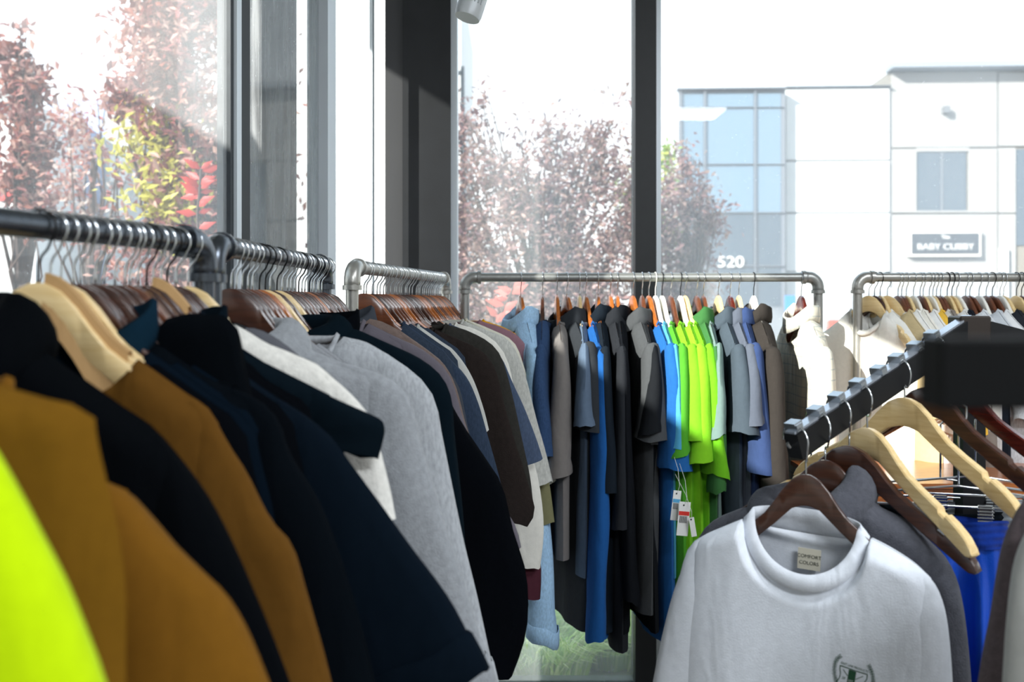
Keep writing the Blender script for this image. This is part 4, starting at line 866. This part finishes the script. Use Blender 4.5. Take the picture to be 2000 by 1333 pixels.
ewd = ['natural', 'walnut', 'natural', 'natural', 'chestnut', 'chestnut', 'natural', 'white', 'chestnut', 'natural', 'white', 'natural', 'chestnut', 'chestnut', 'natural', 'natural', 'white', 'chestnut', 'chestnut', 'white', 'chestnut', 'chestnut', 'white', 'natural', 'natural', 'chestnut']
for i, px in enumerate(epx):
    p = Vector(((px-1000)/F*2.965, 2.965, EYE+hA+.0134)); ph = PH+random.uniform(-.05, .12)+(.5 if i in (0, 1, 3) else 0)+.12
    hanger(p, ph, ewd[i], 'black' if i in (1, 2, 14, 15, 21, 24, 25) else 'silver', f"{WN[ewd[i]]} hanger, {ORD[i]} from the left end of the right rack", 'hangers on the right rack')
    if ecol[i]:
        hx_, kd, lb, ct = ecol[i]
        garment(ct.replace('-', '_'), lb, ct, p, ph, fabric(hx_, kd), dflt('vest' if 'vest' in lb or 'halter' in lb else random.choice(['tee', 'long', 'polo']), drop=0, x0=.06), hem=-.70-random.random()*.15, T=.034, collar='crew', tipx=.2, wa=.15, wc=.1, res=(26, 22), sleeves=not ('vest' in lb or 'halter' in lb), fold=1.3)

# ---------------------------------------------------------------- four-way rack (F) with slanted arm
FA = P(1549, 872, 1.50); FB = P(1893, 640, 1.78)
fr = empty('four_way_rack', (FB.x+.0, FB.y, 0), 0, 'black steel four-way rack with sloping notched arm at the right', 'clothes rack')
o_ = Vector((FB.x, FB.y, 0))
def rel(v_): return Vector(v_)-o_
d_ = (FB-FA).normalized(); sd_ = d_.cross(Vector((0, 0, 1))).normalized(); up_ = sd_.cross(d_)
m = MB().obox(rel(FA), rel(FB), .026, .040); arm = m.build('arm', M_black, fr)
m = MB().obox(rel(FA)+up_*.0215, rel(FB)+up_*.0215, .018, .004); m.build('arm_sky_sheen', plain('c4cad4', .25, .7, name='painted_sky_sheen'), arm)  # pale strip stands in for the sky's reflection along the arm
MB().box(-.02, -.02, .0, .02, .02, EYE-.03).build('upright', M_black, fr)
MB().box(-.028, -.026, EYE-.10, .028, .026, EYE-.025, .003).build('bracket', plain('3a332f', .4, .5, name='bracket_metal'), fr)
MB().box(-.42, -.03, .02, .42, .03, .06).build('base_bar', M_black, fr); MB().box(-.03, -.42, .02, .03, .42, .06).build('base_bar', M_black, fr)
notch = [1558, 1601, 1641, 1682, 1722, 1757, 1793, 1826]
FP = []
for i, px in enumerate(notch):
    k = (px-1000)/F; t = (k*FA.y-FA.x)/((FB-FA).x-k*(FB-FA).y); p = FA+(FB-FA)*t+up_*.0235; FP.append(p)
    q_ = rel(p); m = MB(); m.obox(q_-d_*.007+up_*.004, q_+d_*.007+up_*.004, .024, .010, Vector((0, 0, 1))); m.obox(q_-d_*.009+up_*.010, q_+d_*.009+up_*.010, .020, .004)
    m.build('hook_stop', plain('aeb3b8', .22, .9, name='polished_stop'), arm)
MB().tube([rel(FA)-d_*.001+sd_*-.0, rel(FA)-d_*.008+Vector((0, 0, .002)), rel(FA)-d_*.014+Vector((0, 0, .010))], .003, 8).build('end_pin', M_chrome, arm)
# second arm to the right, hidden mostly by the near bar
FC = FB+Vector((.42, -.10, -.12))
MB().obox(rel(FB), rel(FC), .026, .040).build('arm', M_black, fr)

def f_hanger(i, wk, phi, label, neck, tilt=0.0, back=0.0):
    """hook rests over the arm; the neck point comes from the photograph at the arm's distance"""
    p = FP[i].copy(); Y = p.y-.012+back; nk = P(neck[0], neck[1], Y)
    r = empty('clothes_hanger', nk, phi, label, 'hanger', 'hangers on the four-way rack', ry=tilt)
    a = obj_from_mesh('arms', wood_mesh(wk, i > 1), r); a.location = (0, 0, .068)
    rr = Matrix.Rotation(-phi, 3, 'Z'); top = rr @ (p+Vector((0, 0, .002))-nk)
    rt = Matrix.Rotation(-tilt, 3, 'Y') if tilt else Matrix.Identity(3)
    sd = rr @ (-sd_)  # direction towards the camera across the arm
    if (Matrix.Rotation(phi, 3, 'Z') @ sd).y > 0: sd = -sd
    pts = [top-sd*.020+Vector((0, 0, -.020)), top-sd*.018+Vector((0, 0, -.004)), top-sd*.008+Vector((0, 0, .003)), top+sd*.006+Vector((0, 0, .003)), top+sd*.018+Vector((0, 0, -.004)), top+sd*.025+Vector((0, 0, -.018)),
           top+sd*.024+Vector((0, 0, -.034))]
    q0 = pts[-1]; pts += [q0.lerp(Vector((0, 0, .012)), .45)+Vector((0, 0, -.004)), Vector((0, 0, .020)), Vector((0, 0, .008)), Vector((0, 0, -.008))]
    cv = []
    for j in range(len(pts)-1):
        p0 = pts[max(j-1, 0)]; p1 = pts[j]; p2 = pts[j+1]; p3 = pts[min(j+2, len(pts)-1)]
        for k in range(4):
            t = k/4; cv.append(.5*((2*p1)+(p2-p0)*t+(2*p0-5*p1+4*p2-p3)*t*t+(3*p1-p0-3*p2+p3)*t**3))
    cv.append(pts[-1]); cv = [rt @ c for c in cv]
    MB().tube(cv, .0016, 8).build('hook', M_chrome, r, smooth=True)
    return r, nk
DEG = math.radians
h1, n1 = f_hanger(0, 'walnut', DEG(-27), 'dark brown hanger carrying the white crest t-shirt', (1574, 927))
h2, n2 = f_hanger(1, 'walnut', DEG(-33), 'dark brown hanger carrying the grey hoodie behind the white t-shirt', (1612, 899), back=.075)
h3, n3 = f_hanger(2, 'walnut', DEG(-48), 'empty dark brown hanger between the hoodie and the pale wooden hangers', (1659, 871), back=.05)
h4, n4 = f_hanger(3, 'natural', DEG(-62), 'empty natural pale wooden hanger, lower of the two pale ones', (1694, 836), back=.03)
h5, n5 = f_hanger(5, 'natural', DEG(-58), 'empty natural pale wooden hanger, upper of the two pale ones', (1767, 777))
h6, n6 = f_hanger(6, 'walnut', DEG(-56), 'empty dark brown hanger partly behind the near black bar', (1812, 757))
h7, n7 = f_hanger(7, 'cherry', DEG(-52), 'empty glossy cherry red hanger farthest on the four-way rack', (1856, 738))
# white t-shirt
teeM = fabric('dfe3ea', 'jersey')
ph = DEG(-27); pos = n1+Vector((0, 0, .068)); c_, s_ = math.cos(ph), math.sin(ph)
def loc(pts): return px_to_local(pts, pos, ph)
R_ = loc([(1697, 1050), (1740, 1072), (1790, 1104), (1826, 1140), (1846, 1190), (1856, 1260), (1862, 1350), (1866, 1440)])
L_ = [(-x, z) for x, z in loc([(1455, 1012), (1420, 1026), (1375, 1046), (1345, 1070), (1330, 1120), (1315, 1160), (1290, 1260), (1265, 1390), (1250, 1460)])]
tr, tb = garment('t_shirt', 'white heavyweight t-shirt with small green crest on the four-way rack', 't-shirt', pos, ph, teeM, R_, silL=L_, hem=-.80, T=.042, collar=None, nfront=.085, wa=.15, wc=.13, res=(90, 70), fold=.45, tipx=.17, body_w=.195, tk=.034, nolift=True)
h1.children[0].scale = (.9, .8, 1.0)
def rib_ring(name, parent, nwR, zR, nwL, zL, Tn, nfront, mat, wr=.021):
    n = 72; v = []; f = []
    for i in range(n):
        a = 2*math.pi*i/n; ca, sa = math.cos(a), math.sin(a); NW = nwR if ca > 0 else nwL; ZN = zL+(zR-zL)*(.5+.5*ca)
        e = abs(sa)
        if sa > 0:
            s_ = Vector((NW*ca, -Tn*e-.003, ZN-nfront*e)); i_ = Vector(((NW-wr*.75)*ca, -Tn*e-.001, ZN+.010*(1-e)-(nfront-wr)*e+.004)); nn = Vector((0, -1, .2)).normalized()
        else:
            s_ = Vector((NW*ca, Tn*e+.002, ZN-.018*e**.8)); i_ = Vector(((NW-wr*.55)*ca, Tn*e-.002, ZN+.016+.004*e)); nn = Vector((ca*.4, 1, .0)).normalized()
        if e < .35: nn = nn.lerp(Vector((math.copysign(.7, ca), nn.y, .7)), 1-e/.35).normalized()
        th = .0013
        v += [s_+nn*th*1.5, s_.lerp(i_, .5)+nn*th*1.9, i_+nn*th, i_-nn*th, s_.lerp(i_, .5)-nn*th, s_-nn*th]
    for i in range(n):
        for k in range(6): f.append((i*6+k, ((i+1) % n)*6+k, ((i+1) % n)*6+(k+1) % 6, i*6+(k+1) % 6))
    return link_mesh(name, v, f, mat, parent)
rib_ring('collar', tr, R_[0][0], R_[0][1], L_[0][0], L_[0][1], .04, .085, teeM)
# neck label
lb_ = MB().box(-.017, -.0008, -.016, .017, .0008, .016).build('neck_label', plain('cfc9b6', .8, name='label_cloth'), tr)
lx = loc([(1573, 1089)])[0]; lb_.location = (lx[0], .030, lx[1]-.010); lb_.rotation_euler = (0, .05, 0)
M_ltx = plain('3a3f38', .8, name='label_print')
text_mesh('COMFORT', .0075, M_ltx, 'lettering', lb_, (0, -.0012, .004), extrude=.0002)
text_mesh('COLORS', .0075, M_ltx, 'lettering', lb_, (0, -.0012, -.006), extrude=.0002)
# crest print on the chest
bvh = BVHTree.FromPolygons([v_.co.copy() for v_ in tb.data.vertices], [tuple(p_.vertices) for p_ in tb.data.polygons])
def crest(x, y): return 1630+x/16.06, 1250+y/16.06
def onto_tee(pt, off=.0012):
    (x, z), = loc([crest(*pt)])
    h = bvh.ray_cast(Vector((x, -.3, z)), Vector((0, 1, 0)), 1)
    return Vector((x, (h[0].y if h[0] else -.03)-off, z))
M_crest = plain('1f4a30', .9, name='green_crest_print'); M_crestw = plain('b9c8c0', .9, name='pale_crest_print')
def strip(pts, w, m, closed=False):
    pts = [Vector(p_) for p_ in pts]
    if closed: pts.append(pts[0])
    den = []
    for i in range(len(pts)-1):
        k = max(1, int((pts[i+1]-pts[i]).length/60))
        for j in range(k): den.append(pts[i].lerp(pts[i+1], j/k))
    den.append(pts[-1]); v = []
    for i, p_ in enumerate(den):
        t = (den[min(i+1, len(den)-1)]-den[max(i-1, 0)]).normalized(); n_ = Vector((-t.y, t.x))*w/2
        v += [onto_tee(p_+n_), onto_tee(p_-n_)]
    m.add(v, [(2*i, 2*i+1, 2*i+3, 2*i+2) for i in range(len(den)-1)])
cr_ = MB()
strip([(330, 487), (600, 580), (830, 660), (1165, 765)], 28, cr_)
strip([(335, 490), (326, 600), (345, 720), (320, 840), (240, 980), (220, 1100), (262, 1330), (330, 1520), (520, 1700)], 24, cr_)
strip([(1165, 765), (1150, 900), (1082, 1000), (1085, 1150), (1115, 1330), (1060, 1500), (800, 1700)], 28, cr_)
strip([(230, 1130), (480, 1240), (740, 1345), (1100, 1460)], 20, cr_)
strip([(120, 1180), (210, 1215)], 16, cr_)
for (a, b_) in (((430, 610), (560, 800)), ((1040, 815), (800, 915)), ((780, 1130), (930, 1290)), ((520, 1055), (410, 1085))): strip([a, b_], 20, cr_)
strip([(925, 1285), (1000, 1215)], 60, cr_); strip([(405, 1085), (345, 1005)], 46, cr_)
def leafp(cx, cy, ang, L, w):
    pts = []
    for i in range(9):
        a = 2*math.pi*i/8; x = L/2*math.cos(a); y = w/2*math.sin(a); pts.append((cx+x*math.cos(ang)-y*math.sin(ang), cy+x*math.sin(ang)+y*math.cos(ang)))
    strip(pts, 11, cr_)
for pts in ([(350, 200), (255, 270), (195, 380), (160, 540), (150, 720), (190, 900), (230, 1000)], [(1200, 480), (1270, 620), (1320, 760), (1345, 920), (1330, 1060), (1270, 1190), (1160, 1290)]):
    strip(pts, 12, cr_)
    for i in range(len(pts)-1):
        for t in (.15, .65):
            a = Vector(pts[i]).lerp(Vector(pts[i+1]), t); dd = Vector(pts[i+1])-Vector(pts[i]); ag = math.atan2(dd.y, dd.x)
            leafp(a.x+28*math.sin(ag), a.y-28*math.cos(ag), ag+.6, 100, 38); leafp(a.x-28*math.sin(ag), a.y+28*math.cos(ag), ag-.6, 100, 38)
cro = cr_.build('crest_print', M_crest, tr)
bn = MB(); A4, B4, C4, D4 = Vector((600, 605)), Vector((828, 690)), Vector((745, 1215)), Vector((525, 1130)); gv = []; NX, NY = 4, 8
for j in range(NY+1):
    for i in range(NX+1):
        a = A4.lerp(B4, i/NX); c2 = D4.lerp(C4, i/NX); q_ = a.lerp(c2, j/NY)
        if j == NY: q_.y -= 50*(1-abs(i/NX*2-1))
        gv.append(onto_tee(q_))
bn.add(gv, [(j*5+i, j*5+i+1, j*5+i+6, j*5+i+5) for j in range(NY) for i in range(NX)]); bn.build('banner_print', M_crest, tr)
def crest_text(body, cx, cy, size, ang, mat, sxy=1., off=.0015):
    cu = bpy.data.curves.new('t', 'FONT'); cu.body = body; cu.size = size; cu.align_x = 'CENTER'; cu.align_y = 'CENTER'; cu.offset = .012*size; cu.resolution_u = 3
    to = bpy.data.objects.new('t', cu); COL.objects.link(to); me = bpy.data.meshes.new_from_object(to.evaluated_get(bpy.context.evaluated_depsgraph_get()))
    bpy.data.objects.remove(to)
    for v_ in me.vertices:
        x, y = v_.co.x*sxy, -v_.co.y; v_.co = onto_tee((cx+x*math.cos(ang)-y*math.sin(ang), cy+x*math.sin(ang)+y*math.cos(ang)), off)
    me.materials.clear(); me.materials.append(mat); obj_from_mesh('lettering', me, tr)
crest_text('EAST LINE PRODUCTS', 775, 545, 95, .335, M_crest, .93)
crest_text('20', 440, 868, 110, .3, M_crest); crest_text('19', 930, 1045, 120, .3, M_crest); crest_text('EST', 655, 962, 90, .25, M_crestw, 1.1, .002)
crest_text('THE', 430, 1330, 140, .36, M_crest)
# grey hoodie behind
pos = n2+Vector((0, 0, .068)); ph = DEG(-33)
def loc2(pts): return px_to_local(pts, pos, ph)
R2 = loc2([(1668, 962), (1720, 990), (1770, 1015), (1815, 1055), (1850, 1095), (1872, 1140), (1884, 1200), (1892, 1270), (1898, 1350), (1900, 1450)])
L2 = [(-x, z) for x, z in loc2([(1500, 985), (1450, 992), (1405, 1010), (1375, 1035), (1362, 1070), (1350, 1150), (1345, 1250), (1340, 1400)])]
garment('hoodie', 'slate grey hoodie directly behind the white crest t-shirt', 'hoodie', pos, ph, fabric('54555c', 'fleece'), R2, silL=L2, hem=-.78, T=.036, collar='hood', nfront=.07, wa=.15, wc=.11, tipx=.17, fold=1, body_w=.2)
# cuffs etc. on garments at the right edge
pR = P(2330, 860, 1.12)
garment('fleece_jacket', 'taupe brown fleece jacket at the lower right frame edge', 'jacket', pR, DEG(-12), fabric('5a5052', 'fleece'), [(.08, -.13), (.15, -.16), (.22, -.2), (.25, -.3), (.26, -.5)],
        silL=[(-x, z) for x, z in px_to_local([(2040, 950), (2008, 968), (1985, 1000), (1962, 1050), (1948, 1110), (1935, 1200), (1918, 1280), (1900, 1380)], pR, DEG(-12))], hem=-.6, T=.03, collar='crew', tipx=.19, wa=.15)
hanger(pR, DEG(-12), 'walnut', 'silver', 'dark brown hanger of the taupe fleece jacket at the right edge', 'hangers at the right frame edge')
pR2 = P(2400, 850, 1.02)
garment('canvas_jacket', 'off-white jacket in front of the taupe fleece at the right edge', 'jacket', pR2, DEG(-12), fabric('a9a9a5', 'jersey'), [(.08, -.13), (.15, -.16), (.22, -.2), (.25, -.3), (.26, -.5)],
        silL=[(-x, z) for x, z in px_to_local([(2080, 985), (2040, 1000), (2010, 1030), (1988, 1080), (1972, 1150), (1962, 1230), (1958, 1300), (1955, 1400)], pR2, DEG(-12))], hem=-.55, T=.026, collar='crew', tipx=.19, wa=.16)
hanger(pR2, DEG(-12), 'walnut', 'silver', 'dark brown hanger of the off-white jacket at the right edge', 'hangers at the right frame edge')
rk = empty('straight_arm_rack', (pR.x+.06, 1.2, 0), 0, 'black straight-arm rack beyond the right frame edge', 'clothes rack')
MB().obox((-.19, -.42, pR.z-.014), (.02, .12, pR.z-.014), .022, .024).build('arm', M_black, rk); MB().box(-.02, .08, 0, .02, .12, pR.z).build('upright', M_black, rk); MB().box(-.2, .05, 0, .2, .15, .03).build('base_bar', M_black, rk)

# clip hangers with shorts
def clip_hanger(label, c, phi, w=.30, clips=(-.1, .1), lift=.10):
    r = empty('clip_hanger', c, phi, label, 'hanger', 'wire clip hangers with shorts')
    m = MB(); m.tube([(-w/2, 0, .018), (-w/2+.004, 0, .0), (w/2-.004, 0, 0), (w/2, 0, .018)], .0021, 8); m.build('lower_wire', M_chrome, r, smooth=True)
    m = MB(); m.tube([(-w/2, 0, .018), (0, 0, .034), (w/2, 0, .018)], .0019, 8); m.build('upper_wire', M_chrome, r, smooth=True)
    hk = MB(); hk.tube([(0, 0, .034), (0, 0, lift), (.012, 0, lift+.014), (.012, 0, lift+.032), (0, 0, lift+.042), (-.013, 0, lift+.034)], .0019, 8); hk.build('hook', M_chrome, r, smooth=True)
    for x in clips:
        cl_ = MB().box(x-.011, -.004, -.026, x+.011, .004, .004, .0015).build('clip', M_chrome, r)
        rb = MB()
        for j in range(5): rb.box(x-.012, -.0075, -.023+j*.0052, x+.012, -.003, -.0205+j*.0052, .0006)
        rb.build('clip_ribs', M_chrome, cl_); 
    return r
def shorts(label, c, phi, w, L, mat, wmat, seed, T=.025):
    r = empty('gym_shorts', c, phi, label, 'shorts'); N = 72; v = []; f = []; M_ = 20
    for j in range(M_+1):
        t = j/M_; ww = w*(.5+.10*t)
        for i in range(N):
            a = 2*math.pi*i/N; ca, sa = math.cos(a), math.sin(a); fl = noise.noise(Vector((ca*3+seed, sa*4, t*1.2)))*.022*min(1, .2+t*3)
            fl += (.011*math.sin(i*2*math.pi/N*7+seed+t*1.5)+.006*math.sin(i*2*math.pi/N*13+seed*2))*min(1, t*6)
            x = ww*math.copysign(abs(ca)**.8, ca); y = (T+fl)*math.copysign(abs(sa)**.7, sa); v.append((x, y, -.03-L*t))
    for j in range(M_):
        for i in range(N): f.append((j*N+i, (j+1)*N+i, (j+1)*N+(i+1) % N, j*N+(i+1) % N))
    link_mesh('legs', v, f, mat, r)
    v = []; f = []; M_ = 16
    for j in range(M_+1):
        t = j/M_
        for i in range(N*2):
            a = 2*math.pi*i/(N*2); ca, sa = math.cos(a), math.sin(a); rr = 1+.02*math.sin(t*math.pi*8)+.016*(i % 2)
            v.append((w*.5*rr*math.copysign(abs(ca)**.8, ca), (T*rr+.002)*math.copysign(abs(sa)**.7, sa)+.004*noise.noise(Vector((ca*3, t*2, seed))), .006-.045*t+.004*math.sin(a*2+seed)))
    K = N*2
    for j in range(M_):
        for i in range(K): f.append((j*K+i, (j+1)*K+i, (j+1)*K+(i+1) % K, j*K+(i+1) % K))
    link_mesh('waistband', v, f, wmat, r)
ps = DEG(-14)
c1 = P(1872, 995, 1.62); clip_hanger('chrome wire clip hanger holding the royal blue shorts', c1+Vector((-.0, 0, .004)), ps, .26, (-.07, .04), .13)
shorts('royal blue satin shorts hanging behind the pale wooden hanger tip', c1+Vector((.0, 0, -.022)), ps, .145, .42, fabric('1450c8', 'satin'), fabric('10389a', 'knit'), 3)
c2 = P(1815, 985, 1.78); clip_hanger('chrome wire clip hanger farther behind with black shorts', c2+Vector((.02, .0, .012)), ps, .28, (.0, .085), .13)
shorts('black shorts with gathered waist behind the royal blue ones', c2+Vector((.02, 0, -.014)), ps, .20, .40, fabric('0d1318', 'jersey'), fabric('0b1014', 'knit'), 8)
c3 = P(1905, 968, 1.72); clip_hanger('longest chrome wire clip hanger above the blue shorts', c3, ps, .24, (.04, .085), .13)
shorts('light grey jersey shorts at the right behind the blue ones', P(1940, 990, 1.80), ps, .24, .4, fabric('9aa0a6', 'heather'), fabric('a5abb0', 'knit'), 12)
c5 = P(1573, 1003, 1.95); clip_hanger('chrome clip hanger seen through the first dark hanger', c5, DEG(-40), .16, (-.005, .03), .1)
shorts('purple shorts glimpsed through the first dark hanger', P(1572, 985, 2.0), DEG(-20), .09, .3, fabric('9a5a98', 'jersey'), fabric('8d5090', 'knit'), 21)
# furry and teal tops piled on a low brown slatted crate
cc = P(1868, 944, 2.45)
cr2 = empty('slatted_crate', (cc.x, cc.y+.1, 0), 0, 'brown ribbed wooden crate standing behind the four-way rack', 'crate')
for j in range(12): MB().box(-.30, -.10, cc.z-.012-j*.022-.020, .34, -.085, cc.z-.012-j*.022, .002).build('slat', WOODS['amber'], cr2)
for x in (-.29, .31): MB().box(x, -.085, 0, x+.03, .25, cc.z-.01).build('side_panel', WOODS['chestnut'], cr2)
MB().box(-.31, -.11, cc.z-.012, .35, .25, cc.z).build('top_board', WOODS['amber'], cr2)
# near black bar
nb = empty('near_rack', (.62, .46, 0), 0, 'blurred black square rack bar close to the camera at right', 'clothes rack')
pz = (P(1815, 659, .46).z, P(1815, 797, .46).z)
MB().box((815/F)*.46-.62, -.012, pz[1], .02, .013, pz[0], .0015).build('rail_end', plain('060708', .8, .0, name='matt_black_steel', spec=.2), nb)
MB().box(-.016, -.016, 0, .016, .016, pz[0]).build('upright', M_black, nb); MB().box(-.03, -.25, 0, .03, .25, .03).build('base_bar', M_black, nb)
# spotlight on the ceiling track
tp = P(921, 8, 2.6)
tl = empty('track_spotlight', (tp.x, tp.y, TOPZ), 0, 'pale grey cylindrical track spotlight at the top edge of the picture', 'lamp')
ax = Vector((-.30, -.15, -1)).normalized(); q0 = Vector((0, 0, tp.z-TOPZ))
MB().tube([q0-ax*.09, q0+ax*.028, q0+ax*.040], [.036, .036, .033], 24).build('lamp_body', plain('c9cdd0', .4, .2, name='lamp_paint'), tl, angle=40)
for k in range(7):
    a = -2.4+k*.28; s_ = Vector((math.cos(a), math.sin(a), 0)); s_ = (s_-ax*s_.dot(ax)).normalized()*.037
    MB().tube([q0+s_-ax*.07, q0+s_+ax*.005], .0016, 6).build('cooling_rib', plain('b4b9bd', .4, .2, name='lamp_rib'), tl)
MB().tube([q0-ax*.08, q0-ax*.08+Vector((0, 0, .12)), (0, 0, -.01)], .008, 8).build('stem', M_silver, tl, smooth=True)
MB().box(-.02, -1.2, -.03, .02, .4, 0).build('track', M_white, tl)
for (lx, ly) in ((1.2, -1.6), (1.8, 0.8)):  # unseen casings for the added fill lamps
    r = empty('added_fill_casing', (lx, ly, TOPZ), 0, f"casing of the added fill lamp {'behind the camera' if ly < 0 else 'right of the camera'}", 'light')
    MB().box(-.63, -.33, -.06, .63, .33, 0).build('frame', M_white, r)
